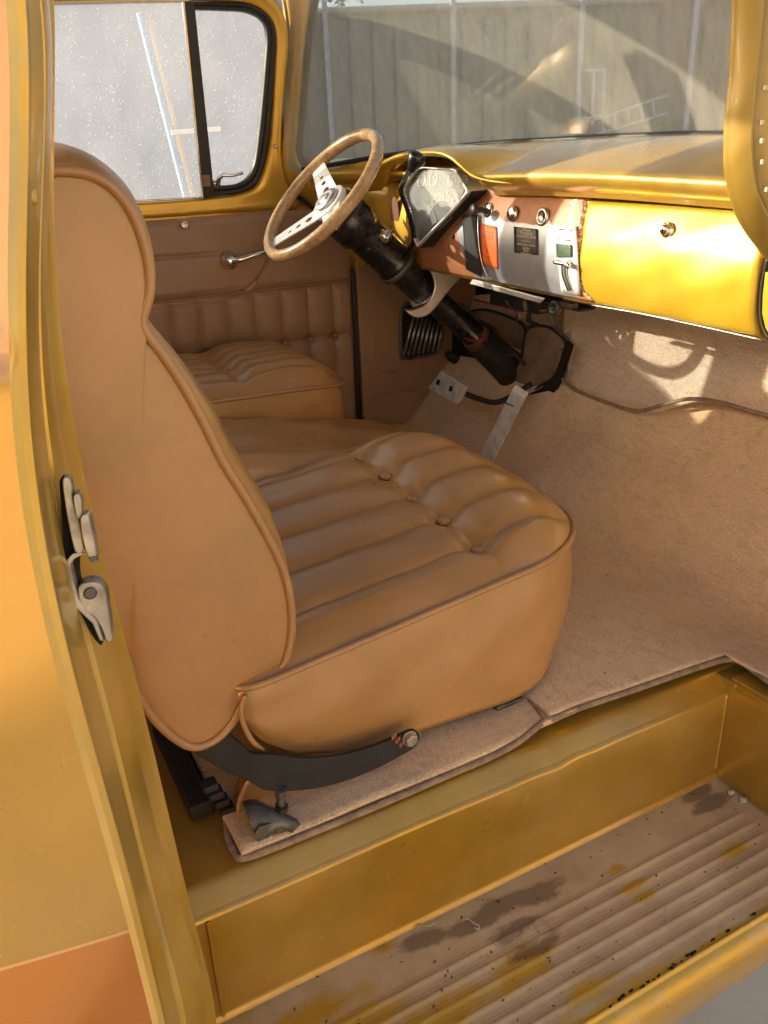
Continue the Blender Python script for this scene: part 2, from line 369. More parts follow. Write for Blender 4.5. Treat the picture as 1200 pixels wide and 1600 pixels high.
# tree beyond the fence
def tree(x, y, h, rad, label):
    r = empty('leafy_tree', (x, y, GZ), label, 'tree')
    bark = simple('bark', (.12, .09, .06), .9, bs=30); t = NT('leaf_green'); c = t.mix(t.ramp(t.noise(2, 4), .3, .7), (.04, .06, .02), (.10, .11, .035)); t.bsdf(Base_Color=c, Roughness=.6)
    gs = [tubegeo(cr([(x, y, GZ), (x+.1, y, GZ+h*.4), (x-.1, y, GZ+h*.8)], 10), np.linspace(.16, .05, 10), 8)]
    for k in range(9):
        a = k*2.4; s = (x, y, GZ+h*(.35+.05*k)); e = (x+math.cos(a)*rad*.8, y+math.sin(a)*rad*.8, GZ+h*(.6+.05*k)); gs.append(tubegeo(cr([s, ((s[0]+e[0])/2, (s[1]+e[1])/2, (s[2]+e[2])/2+.1), e], 6), np.linspace(.05, .015, 6), 6))
    V, F = merge(gs); mesh('trunk', V, F, bark, r)
    V = []; F = []
    for k in range(90):
        u = nrm(rng.normal(size=3))*rad*rng.uniform(.35, 1); c0 = np.array([x, y, GZ+h*.78])+u*(1, 1, .8)
        for q in range(50):
            c = c0+rng.normal(size=3)*.22; a = nrm(rng.normal(size=3)); b = nrm(np.cross(a, rng.normal(size=3))); i = len(V)
            V += [c-a*.07, c+b*.03, c+a*.07, c-b*.03]; F.append((i, i+1, i+2, i+3))
    mesh('crown', V, F, t.m, r, smooth=False)
tree(7.5, 19, 6.2, 2.2, 'green tree rising behind the corrugated fence'); 
# pole and strap leaning outside the far window
pl_ = empty('leaning_pole', at(300, 340, 'y', 3.6), 'slim pale blue and tan pole leaning outside the driver window', 'pole')
M_blue = simple('pale_blue_paint', (.25, .42, .62), .5); M_tanp = simple('tan_pole_paint', (.62, .40, .16), .5)
a, b = at(218, 20, 'y', 3.55), at(300, 345, 'y', 3.55); bb = a+(b-a)*3.3
tube('blue_rail', np.array([a, bb]), .013, M_blue, pl_, 10); sh = np.array([.028, 0, .0])
tube('tan_rail', np.array([a+sh, bb+sh]), .011, M_tanp, pl_, 10)
plate('strap', [at(268, 203, 'y', 3.5), at(345, 197, 'y', 3.5), at(345, 205, 'y', 3.5), at(268, 211, 'y', 3.5)], (0, .006, 0), M_whitealu, pl_)
# unseen shed added behind the camera to bounce warm sunlight into the cab
def shed():
    t = NT('bounce_cladding'); wv = t.n('ShaderNodeTexWave'); wv.inputs['Scale'].default_value = 6; t.l(t.tc, wv.inputs['Vector'])
    c = t.mix(t.ramp(t.noise(1.2, 6), .3, .7), (.66, .52, .36), (.74, .60, .43)); t.bsdf(Base_Color=c, Roughness=.7)
    r = empty('bounce_shed', (2, -6.5, GZ), 'unseen pale tan shed added behind the camera to bounce light into the truck', 'shed')
    box('wall', (-9, -10, GZ), (14, -6.5, 3.6), t.m, r, bevel=.02)
    V, F = merge([boxgeo((-9.3, -10.3, 3.602), (14.3, -6.2, 3.75))]); mesh('roof', V, F, M_white, r, smooth=False)
    for x in (-4, 2.5, 8):
        box('window', (x, -6.49, .6), (x+1.6, -6.45, 1.9), M_inst, r)  # windows added to vary what the body paint reflects
shed()
# ------------------------------------------------------------------ TRUCK
T = empty('pickup_truck', (.6, 1.45, GZ), 'gold vintage pickup truck cab with its passenger door open', 'pickup truck')
# ---- jamb / rear corner
sk = [(24, 0), (26, 160), (27, 400), (30, 600), (34, 694), (56, 859), (72, 944), (94, 1022), (112, 1094), (144, 1210), (169, 1300), (195, 1405), (225, 1506), (246, 1600)]
g1 = [(56, 0), (58, 200), (60, 400), (61, 600), (67, 725), (78, 787), (103, 881), (122, 953), (137, 1019), (165, 1150), (202, 1285), (232, 1394), (262, 1525), (280, 1600)]
r2 = [(66, 0), (67, 200), (69, 400), (74, 600), (93, 694), (113, 780), (140, 880), (158, 960), (176, 1037), (210, 1187), (240, 1300), (270, 1405), (311, 1581)]
inn = [(78, 0), (78, 150), (80, 250), (88, 500), (100, 640), (119, 694), (137, 766), (156, 866), (175, 944), (194, 1019), (217, 1100), (232, 1150), (270, 1319), (300, 1439), (334, 1600)]
ZJ = np.linspace(1.25, -.62, 200)
def jrow(poly, y, deg=6):
    P = np.array([at(px, py, 'y', y) for px, py in poly]); c = np.polyfit(P[:, 2], P[:, 0], deg)
    lo, hi = P[:, 2].min(), P[:, 2].max()
    def X(z):
        zz = np.clip(z, lo, hi); s = (np.polyval(c, hi)-np.polyval(c, hi-.05))/.05
        return np.polyval(c, zz)+np.where(z > hi, (z-hi)*.06, 0)
    return lambda dx=0., dy=0.: np.stack([X(ZJ)+dx, np.full_like(ZJ, y+dy), ZJ], 1)
JS0, JG, JR, JI = jrow(sk, .56), jrow(g1, .612), jrow(r2, .662), jrow(inn, .72)
def JS(dx=0., dy=0.):
    P = JS0(); k = 1-.075*np.exp(-((ZJ-.44)/.24)**2)+.03*np.clip((ZJ-.80)/.3, 0, 1)
    return CAM+(P-CAM)*k[:, None]+O3(dx, dy, 0)
rows = [JS(-.004, .006), JS(.001, .001), JS(.006, .003), JS(.008, .008), .8*JS()+.2*JG()+[.004, 0, 0], .5*JS()+.5*JG()+[.005, 0, 0], .15*JS()+.85*JG()+[.004, 0, 0], JG(-.010, -.002), JG(-.010, .006),
        .85*JG()+.15*JR()+[.003, 0, 0], .5*JG()+.5*JR()+[.005, 0, 0], JR(.004, -.003), JR(.004, .002), JR(-.008, .006), .6*JR()+.4*JI()+[-.002, 0, 0], .25*JR()+.75*JI(), JI(.002, -.006), JI(), JI(-.012, .004), JI(-.05, .02), JI(-.12, .05)]
gr_ = [0, 0, 0, .9, .2, 0, .3, .9, 1, .4, 0, 0, .1, .8, .3, 0, 0, .2, .6, 1, 1]
jat = np.concatenate([np.stack([np.clip(np.full(len(ZJ), g)*(.75+.35*np.sin(ZJ*23+k)*np.sin(ZJ*7)), 0, 1), np.zeros(len(ZJ)), np.zeros(len(ZJ))], 1) for k, g in enumerate(gr_)])
jamb = loft('door_jamb', rows, paint('jamb_grimy_paint', (.64, .39, .045), dust=.4, cth=.615, attr=((.26, .17, .06), None, None)), T, attr=jat); jamb.data.set_sharp_from_angle(angle=math.radians(22))
for px, py in ((44, 50), (38, 128), (39, 250), (52, 306), (50, 690), (76, 849), (105, 960)):
    p = at(px, py, 'y', .585); lathe('weld_dimple', [(0, .006), (.001, .0055), (.0022, .003), (.0025, 0)], p+[-.0, 0, 0], (1, -.4, 0), M_goldjamb, jamb, 14)
# outer skin of the rear cab corner with two tone paint and peach reflections in its colour
ys = lambda z: .566
NX = 40; XS = np.linspace(0, 1, NX)**1.5; rows = []
skl = [at(px, py, 'y', .56) for px, py in ((0, 1488), (60, 1472), (130, 1450), (200, 1420))]
JB = JS(-.004, .006)
lx = np.array([p[0] for p in skl]); lz = np.array([p[2] for p in skl]); lc = np.polyfit(lx, lz, 1)
for u in XS:
    ridge = -.010*np.exp(-((JB[:, 2]-.792)/.012)**2)*min(1, u*30+.3)
    rows.append(JB+np.stack([np.full(200, -u*.9), .10*u**1.3+.004*min(u*8, 1)*np.sin(JB[:, 2]*21)+ridge, np.zeros(200)], 1))
def skinmat():
    t = NT('body_two_tone_sheen'); sp = t.n('ShaderNodeSeparateXYZ'); g = t.n('ShaderNodeNewGeometry'); t.l(g.outputs['Position'], sp.inputs[0])
    X, Z = sp.outputs[0], sp.outputs[2]
    d = t.math('SUBTRACT', t.math('ADD', t.math('MULTIPLY', X, float(lc[0])), float(lc[1])), Z)
    base = t.mix(t.ramp(t.noise(5, 4), .3, .7), (.42, .235, .022), (.54, .305, .035))
    c = t.mix(t.ramp(Z, .772, .776), base, (.56, .33, .17))  # peach reflection above the belt line, put into the colour
    c = t.mix(t.ramp(d, -.0035, -.003), c, (.80, .42, .16)); c = t.mix(t.ramp(d, .0, .0005), c, (.56, .19, .006))  # painted peach highlight strip, then the orange lower paint
    c = t.mix(t.ramp(t.noise(2.5, 3, .5), .4, .8, 0, .12), c, (.62, .48, .30))
    t.bsdf(Base_Color=c, Metallic=.6, Roughness=t.ramp(t.noise(5, 5), .3, .7, .2, .34), Coat_Weight=.8, Coat_Roughness=.08); return t.m
skin = loft('cab_corner', rows, skinmat(), T)
# door striker set into the jamb
def pxplate(name, pts, ax, v, thick, mat, parent, bevel=.001, n=None, **k):
    P = [at(x, y, ax, v) for x, y in pts]
    if n: P = cr(P, n, True)
    return plate(name, P, thick, mat, parent, bevel=bevel, **k)
JP = (.098, .66, .6); JN = nrm((-1, -.15, 0))
def onj(px, py, dx=0):  # a point on the jamb face, raised by dx towards the door
    z = at(px, py, 'y', .68)[2]; y = .68
    for _ in range(3):
        z = at(px, py, 'y', y)[2]
        xr = np.interp(-z, -ZJ, JR()[:, 0])+.002; xi = np.interp(-z, -ZJ, JI()[:, 0])
        d = ray(px, py); # intersect line between (xr,.662) and (xi,.72)
        t = np.linspace(.4, 1.2, 1600); P = CAM+d*t[:, None]
        f = (P[:, 0]-xr)*(.72-.662)-(P[:, 1]-.662)*(xi-xr); k = np.argmin(abs(f)); y = P[k, 1]
    return P[k]+np.array([dx, -dx*.25, 0])
Q = lambda pts, y=.612, dx=0: [at(a, b, 'y', y) for a, b in pts]
stk = plate('striker', cr(Q(((122, 918), (132, 911), (148, 910), (160, 916), (167, 930), (170, 952), (173, 975), (176, 1001), (166, 1003), (159, 984), (147, 965), (134, 957), (124, 940)), .604), 40, True), (.004, .012, 0), M_steel, T, .003)
plate('striker_slot', cr(Q(((93, 752), (99, 743), (108, 770), (116, 830), (129, 862), (124, 880), (132, 930), (150, 965), (163, 1006), (150, 1002), (126, 958), (108, 910), (101, 870), (96, 800)), .611), 44, True), (.001, .004, 0), M_dark, stk, 0)
plate('lever', cr(Q(((97, 752), (104, 745), (112, 757), (116, 785), (125, 812), (131, 848), (132, 861), (119, 866), (111, 842), (102, 795)), .602), 40, True), (.003, .008, 0), M_steel, stk, .002)
plate('lever_cam', cr(Q(((115, 776), (124, 773), (128, 788), (127, 810), (119, 806)), .598), 24, True), (.003, .010, 0), M_steel, stk, .002)
plate('latch_bolt', cr(Q(((125, 810), (131, 805), (138, 806), (146, 838), (152, 874), (147, 880), (141, 880), (133, 860), (127, 835)), .595), 30, True), (.004, .010, 0), M_steel, stk, .002)
plate('bolt_notch', Q(((138, 871), (151, 869), (152, 876), (141, 879)), .5945), (.001, .001, 0), M_grey, stk, 0)
plate('strap', Q(((103, 876), (112, 866), (128, 861), (132, 866), (116, 874), (110, 884), (122, 935), (134, 955), (150, 968), (162, 1003), (155, 1001), (144, 975), (118, 950), (108, 905)), .603), (.003, .006, 0), M_steel, stk, .001)
lathe('striker_hole', [(0, .0045), (.0008, .005), (.001, .0035), (.001, 0)], at(141, 927, 'y', .6037), (0, -1, 0), M_grey, stk, 16)
# pillar inner side and rear wall, roof, far rear pillar (light blockers, mostly unseen)
z0 = JI()[:, 2]
M_in = simple('cab_inside_gold', (.30, .18, .03), .45, .3)
box('rear_wall', (-.42, .70, -.25), (-.38, 2.40, 1.0), M_in, T)
box('rear_header', (-.42, .72, 1.42), (-.38, 2.36, 1.56), M_in, T)
V, F = boxgeo((-.42, .72, 1.50), (.98, 2.30, 1.56)); mesh('roof', V, F, M_in, T, smooth=False, bevel=.02)
box('quarter_panel', (-.40, 2.34, -.2), (.0, 2.40, 1.0), M_in, T)
box('rear_pillar', (.0, 2.30, -.05), (.118, 2.372, 1.5), M_gold, T)
box('corner_post', (-.41, .70, .72), (-.33, .80, 1.5), M_in, T)
# ---- step well, riser, floor edge
yr, zf = .827, -.217
def riser():
    xs = np.linspace(.095, 1.16, 130); bz = .004*np.sin(xs*5)+.0025*np.sin(xs*17)
    rows = []
    prof = [(.93, .0), (.868, .0), (.862, -.001), (.857, -.004), (.853, -.0075), (.839, -.0195), (.8365, -.022), (.834, -.0245), (.8285, -.027), (.827, -.032), (.827, -.10), (.827, -.205), (.825, -.212), (.820, -.217)]
    for y, z in prof:
        yy = np.full_like(xs, y); zz = np.full_like(xs, z)
        if z > -.05: zz = zz+.0012*np.sin(xs*60)*np.exp(-((xs-.75)/.12)**2)-.003*np.exp(-((xs-.72)/.02)**2)
        if z < -.015: xs_ = np.minimum(xs, 1.1035)
        else: xs_ = xs
        if z < -.03 and z > -.2: yy = yy+bz*.6*math.sin(-z/.217*PI)
        rows.append(np.stack([xs_, yy, zz], 1))
    return rows
rp = paint('riser_paint', (.45, .25, .02), dust=.3, cth=.63)
rz = loft('riser', riser(), rp, T)
# front end wall of the step well
xs = None; rows = []
for x, z in ((1.16, 0.), (1.118, 0.), (1.109, -.004), (1.105, -.012), (1.103, -.03), (1.103, -.12), (1.103, -.217)):
    rows.append(np.array([(x+.010*(yr-y)/.25, y, z) for y in np.linspace(yr+.002, .50, 30)]))
loft('step_end_wall', rows, rp, T)
tube('seam_sealer', [(1.1005, yr-.001, z) for z in (-.03, -.08, -.14, -.2)], .0022, M_goldjamb, T, 8, n=24)
box('corner_gusset', (1.1045, .815, -.06), (1.17, .86, -.0035), M_rf, T, .002)
box('pinch_weld', (.136, yr-.003, -.215), (.141, yr+.003, -.03), rp, T, .001)
# step floor with pressed ribs
def stepfloor():
    nx, ny = 260, 330; X = np.linspace(.02, 1.115, nx); Y = np.concatenate([np.linspace(yr, .574, ny-28), np.linspace(.5735, .525, 28)])
    V = []; A = []
    rb = lambda y: 0.5+.5*np.cos((y-.735)/.0262*2*PI)
    blob = lambda x, y, cx, cy, rx, ry: np.exp(-(((x-cx)/rx)**2+((y-cy)/ry)**2))
    gp = [(at(620, 1360+1*0, 'z', zf), 0, 0)]
    gs = [at(*q, 'z', zf) for q in ((960, 1360), (990, 1385), (830, 1490), (800, 1530), (690, 1590), (1010, 1400), (930, 1545), (1150, 1330), (600, 1480), (480, 1590), (560, 1600))]
    gr = [(.03, .012), (.035, .010), (.055, .022), (.07, .03), (.10, .035), (.03, .012), (.06, .02), (.04, .015), (.03, .012), (.12, .03), (.1, .03)]
    st = [at(*q, 'z', zf) for q in ((780, 1415), (840, 1400), (800, 1455), (840, 1480), (745, 1440), (660, 1470), (1090, 1240), (1110, 1255))]
    sr = [(.085, .020), (.06, .018), (.06, .018), (.05, .014), (.06, .018), (.05, .02), (.05, .02), (.05, .02)]
    for y in Y:
        r = rb(y) if .585 < y < .745 else 0
        r = r**3
        for x in X:
            fade = np.clip((1.075-x)/.02, 0, 1)
            z = zf+.0022*r*fade
            yy = y
            if y < .574:
                t = (.574-y)/.049; a = t*PI/2; yy = .574-.028*math.sin(a); z = zf-.028*(1-math.cos(a))+.004*math.sin(min(1, t*5)*PI)
            g = max(blob(x, y, p[0], p[1], *q) for p, q in zip(gs, gr))*1.0
            if y < .59: g = max(g, .85 if y < .580 else .5)
            g = max(g, .42*np.clip((.62-x)/.4, 0, 1))
            s = max(blob(x, y, p[0], p[1], *q) for p, q in zip(st, sr))
            gro = 0
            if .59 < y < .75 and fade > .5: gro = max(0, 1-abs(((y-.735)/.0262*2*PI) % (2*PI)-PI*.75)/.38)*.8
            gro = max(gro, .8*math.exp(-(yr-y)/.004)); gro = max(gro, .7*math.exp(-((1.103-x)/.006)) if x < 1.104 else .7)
            V.append((x, yy, z)); A.append((g, s*.95, gro))
    return np.array(V), gridf(len(Y), nx), np.array(A)
V, F, A = stepfloor(); sf = mesh('step_floor', V, F, M_step, T, attr=A)
rows = [np.array([(x, y, z) for x in np.linspace(-.1, 1.2, 40)]) for y, z in ((.546, zf-.0275), (.545, zf-.05), (.553, zf-.09), (.57, zf-.13))]
loft('rocker_panel', rows, M_gold, T)
# rust holes along the outer edge
for k in range(46):
    u = rng.uniform(); px = 925+u*265; py = 1592-u*172+rng.normal()*2.2; p = at(px, py, 'z', zf+.004); r = rng.uniform(.0012, .0035)
    if k % 3 and rng.uniform() < .4: continue
    P = [p+np.array([math.cos(a)*r*rng.uniform(.8, 1.9)+0, math.sin(a)*r*rng.uniform(.5, .9), .0012]) for a in np.linspace(0, 2*PI, 9, endpoint=False)]
    plate('rust_hole', P, (0, 0, .0006), M_dark, sf, bevel=0) if k < 40 else None
# gold floor behind the carpet, underbody
box('floor_pan', (-.38, .752, -.012), (.0945, 2.34, -.0005), M_rf, T, 0)
box('floor_pan', (.0955, .925, -.012), (1.50, 2.36, -.0005), M_rf, T, 0)
box('floor_pan', (1.16, .55, -.012), (1.50, .924, -.0008), M_rf, T, 0)
box('underbody', (-.42, .60, -.26), (.02, 2.3, -.22), M_dark, T)
box('frame_rail', (-.4, 1.0, -.45), (3.2, 1.15, -.3), M_dark, T)
# ---- near windshield pillar
pL = [(1150, -620), (1147, -300), (1144, -60), (1143, 0), (1141, 60), (1138, 122), (1132, 185), (1130.5, 225), (1131, 262), (1137, 300), (1147, 332), (1160, 357), (1176, 380), (1200, 408), (1240, 440)]
pC = [(1208, -620), (1204, -300), (1200, -60), (1196, 0), (1189, 70), (1182, 140), (1177, 200), (1177, 230), (1178, 252), (1181, 275), (1185, 297), (1192, 317), (1203, 337), (1225, 362), (1260, 392)]
Lr = cr([at(x, y, 'y', .80) for x, y in pL], 200); Cr_ = cr([at(x, y, 'y', .765) for x, y in pC], 200)
inw = nrm(np.array([1, .0, .0])); O = np.array
rows = [Lr+O([.07, .055, 0]), Lr+O([.02, .014, 0]), Lr+O([.003, .003, 0]), Lr, Lr+O([.003, -.004, 0])*1.0, Lr*.85+Cr_*.15+O([0, -.004, 0]), Lr*.5+Cr_*.5+O([0, -.006, 0]), Lr*.15+Cr_*.85+O([0, -.003, 0]), Cr_, Cr_+O([.002, .016, -.001]), Cr_+O([.0045, .016, -.002]), Cr_+O([.006, .000, -.003]), Cr_+O([.03, -.004, -.01]), Cr_+O([.075, -.008, -.03]), Cr_+O([.12, -.012, -.05])]
M_clip = simple('trim_clip_plastic', (.45, .38, .24), .6)
ap = loft('windshield_pillar', rows, paint('pillar_paint', (.33, .21, .028), dust=.25, chips=False, rough=.4, metal=.15), T)
for px, py in ((1197, 137), (1192, 191), (1191.5, 220), (1192, 253), (1199, 296)):
    p = at(px, py, 'y', .757); V, F = boxgeo(p-[.002, .0015, .003], p+[.002, .003, .003]); mesh('trim_clip', V, F, M_clip, ap, smooth=False, bevel=.001)
# ---- windshield
WB = [(.955, .80, .862), (1.03, .84, .883), (1.17, .965, .890), (1.295, 1.15, .892), (1.35, 1.35, .894), (1.36, 1.6, .893), (1.28, 1.9, .888), (1.148, 2.15, .868), (1.04, 2.255, .85), (.965, 2.295, .843), (.93, 2.305, .87)]
WBc = cr(WB, 100); wt = []
for p in WBc:
    k = np.clip((p[0]-.93)/.42, 0, 1); wt.append(p+np.array([-.10-.22*k, (1.55-p[1])*.06, .56]))
wt = np.array(wt)
loft('windshield', [WBc*(1-t)+wt*t+O([0, 0, 0])*0+np.array([.03*math.sin(PI*t), 0, 0]) for t in np.linspace(-.03, 1, 14)], M_gwind, T)
tube('windshield_gasket', WBc[:-3]+O([-.006, 0, -.001]), .006, M_rub, T, 8)
# ---- dash
DY0, DY1 = .70, 2.31
def fx(z): return 1.150-.030*(1-((z-.675)/.115)**2)
def onface(px, py, lift=0.):
    x = 1.13
    for _ in range(6): p = at(px, py, 'x', x); x = fx(p[2])-lift
    return at(px, py, 'x', x)
def wb_x(y):
    i = np.argsort(WBc[:88, 1]); return np.interp(y, WBc[:88, 1][i], WBc[:88, 0][i]), np.interp(y, WBc[:88, 1][i], WBc[:88, 2][i])
ysd = np.linspace(.82, 2.29, 140)
def dashrows():
    rows = []; wx = np.array([wb_x(y) for y in ysd]); mix = lambda a, b, t: a*(1-t)+b*t
    rx = 1.088+0*ysd; rx = np.where(ysd < 1.0, 1.088-.0*(1.0-ysd), rx); rx = rx+.085/(1+np.exp(-(ysd-1.645)/.012)); rx = np.where(ysd > 2.1, rx-(ysd-2.1)*.9, rx); rzv = .835+.004*np.sin(ysd*6)+0*ysd
    bx = np.maximum(wx[:, 0]+.004, rx+.012); bz = wx[:, 1]+.001
    for t in (0, .15, .3, .45, .6, .75, .88, .96):
        rows.append(np.stack([mix(bx, rx+.012, t), ysd, mix(bz, rzv+.0025, t)+.010*math.sin(PI*t)], 1))
    for dx, dz in ((.006, .0015), (.0, -.002), (-.003, -.007), (-.0035, -.012), (-.001, -.019), (.006, -.027), (.018, -.033), (.03, -.036), (.036, -.040), (.04, -.048)):
        rows.append(np.stack([rx+dx, ysd, rzv+dz], 1))
    return rows
dash = loft('dashboard', dashrows(), paint('dash_top_paint', (.60, .36, .035), dust=.32, chips=False, rough=.27), T)
tag(dash)
# recessed face behind everything
zz = np.linspace(.80, .592, 30)
back = [np.array([(fx(z)+.012, y, z) for y in np.linspace(.70, 2.30, 60)]) for z in zz]+[np.array([(1.19, y, .588) for y in np.linspace(.70, 2.30, 60)]), np.array([(1.27, y, .60) for y in np.linspace(.70, 2.30, 60)])]
loft('dash_panel', back, M_goldclean, T)
# glove box door
gl_l = [onface(x, y) for x, y in ((921, 313), (914, 345), (909, 380), (906.5, 410), (908, 435), (915, 455), (930, 469), (960, 478))]
gl_l = np.array(gl_l)
def yL(z):
    P = gl_l[:7]; i = np.argsort(P[:, 2]); return np.interp(z, P[:, 2][i], P[:, 1][i])
ztop, zbot = .786, .5965
rows = []
zs = np.linspace(ztop, zbot, 50)
for k, z in enumerate(zs):
    y0 = yL(z); y1 = .896-.006*((z-.69)/.1)**2
    s = np.concatenate([[0, .004, .012], np.linspace(.03, .97, 50), [.988, .996, 1]]); yy = y0+(y1-y0)*s
    e = np.array([.012, .004, .001]+[0]*50+[.001, .004, .012])
    if k in (0, 49): e = np.maximum(e, .010)
    if k in (1, 48): e = np.maximum(e, .002)
    dent = .0012*np.sin(yy*38+z*20)*np.sin(z*55)
    rows.append(np.stack([fx(z)-.006+e+dent, yy, np.full_like(yy, z)], 1))
gb = loft('glove_box_door', rows, paint('glove_paint', (.57, .375, .02), dust=.06, chips=False, rough=.36, metal=.35), T, thick=.002, off=1)
gb['label'] = 'bright yellow gold glove box door'
pk = onface(1043, 359, .008)
lk = lathe('lock', [(0, .0135), (.002, .0135), (.004, .011), (.0045, .0095), (.010, .009), (.012, .007), (.012, 0)], pk, (-1, -.15, .15), M_chrome, gb, 28)
box('keyhole', pk+[-.0135, -.001, -.004], pk+[-.0118, .001, .004], M_dark, lk, 0)
plate('lock_tab', cr([pk+O([-.001, math.cos(a)*.011, -.011+math.sin(a)*.012]) for a in np.linspace(0, 2*PI, 10, endpoint=False)], 20, True), (-.002, 0, 0), M_whitealu, lk, .0005)
tube('glove_box_trim', [onface(x, y, .002)+O([0, 0, -.002]) for x, y in ((925, 475), (1000, 488), (1100, 509), (1190, 529))], .0016, M_steel, T, 8, n=30)
tube('door_gap_seal', [at(x, y, 'x', 1.125) for x, y in ((1200, 404), (1194, 430), (1190, 455), (1189, 490), (1193, 512), (1203, 530))], .0035, M_rub, T, 8, n=30)
V = [at(x, y, 'x', 1.12) for x, y in ((1196, 425), (1192, 460), (1191, 490), (1196, 512), (1204, 526))]
V = np.array(V); loft('dash_end_panel', [V, V+O([0, -.05, 0]), V+O([.02, -.16, 0])], M_goldclean, T)
# centre control panel, copper paint worn to grey metal
def cpanel():
    zt, zb = .800, .600; rows = []; att = []
    zs = np.linspace(zt, zb, 90)
    sil = np.array([onface(x, y)[1:] for x, y in ((715, 355), (762, 318), (790, 345), (830, 350), (850, 352), (862, 345), (868, 360), (900, 362), (898, 400), (902, 455), (912, 482), (860, 472), (790, 455), (745, 432), (728, 400))])
    def inside(y, z):
        n = len(sil); c = False; dm = 9
        for i in range(n):
            a = sil[i]; b = sil[(i+1) % n]
            if (a[1] > z) != (b[1] > z) and y < (b[0]-a[0])*(z-a[1])/(b[1]-a[1])+a[0]: c = not c
            ab = b-a; t = np.clip(np.dot(np.array([y, z])-a, ab)/np.dot(ab, ab), 0, 1); dm = min(dm, np.linalg.norm(np.array([y, z])-a-ab*t))
        return np.clip(.5+(dm if c else -dm)/.02, 0, 1)
    for z in zs:
        yl = yL(min(z, .786))+.004; yy = np.linspace(1.92, yl, 150)
        x = fx(z)-.004+np.where(abs(yy-yl) < .004, .008, 0)
        if z > .793: x = x-(z-.793)*1.2
        if z < .603: x = x+(.603-z)*2
        rows.append(np.stack([x+0*yy, yy, np.full_like(yy, z)], 1))
        att.append(np.array([(inside(y, z), np.clip(.12+.6*max(math.exp(-(y-yl)/.02), math.exp(-(.795-z)/.012), math.exp(-abs(y-yl-.035)/.03)*(z > .74)*1.0), 0, 1), 0) for y in yy]))
    return rows, np.concatenate(att)
rows, att = cpanel(); cp = loft('control_panel', rows, M_panel, T, attr=att)
cp['label'] = 'copper panel worn to grey metal with knobs and stickers'
def curvepatch(name, corners, mat, parent, lift=.0012, n=14, thick=.0008, **k):
    (a, b, c, d) = [np.array(q, float) for q in corners]; rows = []
    for i in range(n):
        s = i/(n-1); rows.append([onface(*((a*(1-s)+d*s)*(1-t)+(b*(1-s)+c*s)*t), .004+lift) for t in np.linspace(0, 1, 8)])
    return loft(name, rows, mat, parent, thick=thick, off=-1, **k)
blk = curvepatch('radio_blank', ((724, 337), (746, 336), (753, 432), (730, 420)), M_blackm, cp, .004, thick=.004)
tube('trim_edge', [onface(x, y, .010) for x, y in ((747, 336), (747, 360), (749, 390), (754, 415), (762, 432))], .0016, M_chrome, cp, 8, n=24)
os_ = curvepatch('orange_sticker', ((751, 349), (776, 354), (778, 421), (753, 411)), M_orange, cp, .0015)
bs_ = curvepatch('black_sticker', ((803, 354), (840, 358), (840, 399), (804, 395)), M_blks, cp, .0015)
def textmesh(name, s, size, o, u, v, mat, parent, align='CENTER', ext=.0003, sx=1.):
    cu = bpy.data.curves.new('t', 'FONT'); cu.body = s; cu.size = size; cu.align_x = align; cu.extrude = ext
    ob = bpy.data.objects.new('t', cu); scene.collection.objects.link(ob); dg = bpy.context.evaluated_depsgraph_get()
    me = ob.evaluated_get(dg).to_mesh(); V = np.array([x.co[:] for x in me.vertices]); F = [tuple(p.vertices) for p in me.polygons]
    ob.to_mesh_clear() if False else None
    bpy.data.objects.remove(ob); u = nrm(u); v = nrm(v); n = np.cross(u, v)
    W = np.array(o)+V[:, :1]*u*sx+V[:, 1:2]*v+V[:, 2:3]*n
    return mesh(name, W, F, mat, parent, smooth=False)
def facetext(name, s, px, py, h, mat, parent, lift=.0028):
    p = onface(px, py, .004+lift); q = onface(px, py+6, .004+lift); return textmesh(name, s, h, p, (0, -1, 0), p-q, mat, parent)
for s, py, h in (('Midland', 361.5, .009), ('Thompson', 366.5, .010), ('Custom Car Show', 371.5, .0085), ('presented by the', 378, .005), ('STREET ROD & CUSTOM', 384, .0055), ('1st Place', 390, .0075), ('Winner', 393.6, .006), ('Car Club of the Valley', 397, .0042)):
    facetext('lettering', s, 822, py, h, M_ink, bs_)
for s, py, h in (('CAUTION', 358, .009), ('RADIATOR', 364, .0065), ('DO NOT FILL', 369, .0055), ('WHEN HOT', 374, .006)):
    facetext('lettering', s, 764, py+ .5, h, M_orin, os_)
for k in range(7): facetext('lettering', 'check coolant level', 765, 381+k*4.4, .0034, M_orin, os_)
# knobs
def knob(name, px, py, prof, mat, parent=cp, d=(-1, 0, .12), lift=.004, seg=28):
    return lathe(name, prof, onface(px, py, lift), d, mat, parent, seg)
k1 = knob('pull_knob', 764, 329, [(0, .013), (.004, .013), (.005, .006), (.03, .006), (.033, .011), (.043, .012), (.046, .010), (.046, 0)], M_knob); k1['label'] = 'black pull knob on a chrome stem'
knob('knob_bezel', 763, 329, [(0, .017), (.003, .016), (.005, .011), (.005, 0)], M_chrome, k1)
k2 = knob('switch_knob', 803, 334, [(0, .0165), (.006, .0165), (.009, .014), (.011, .010), (.0115, 0)], M_chrome)
k3 = knob('choke_escutcheon', 849, 339, [(0, .0185), (.003, .0185), (.006, .015), (.006, .012), (.0045, .0115), (.0045, 0)], M_alu)
knob('shaft_hole', 850, 338, [(0, .0042), (.0003, .0042), (.0003, 0)], M_dark, k3, lift=.0092)
knob('panel_hole', 709, 370, [(0, .006), (.0006, .006), (.0006, 0)], M_dark)
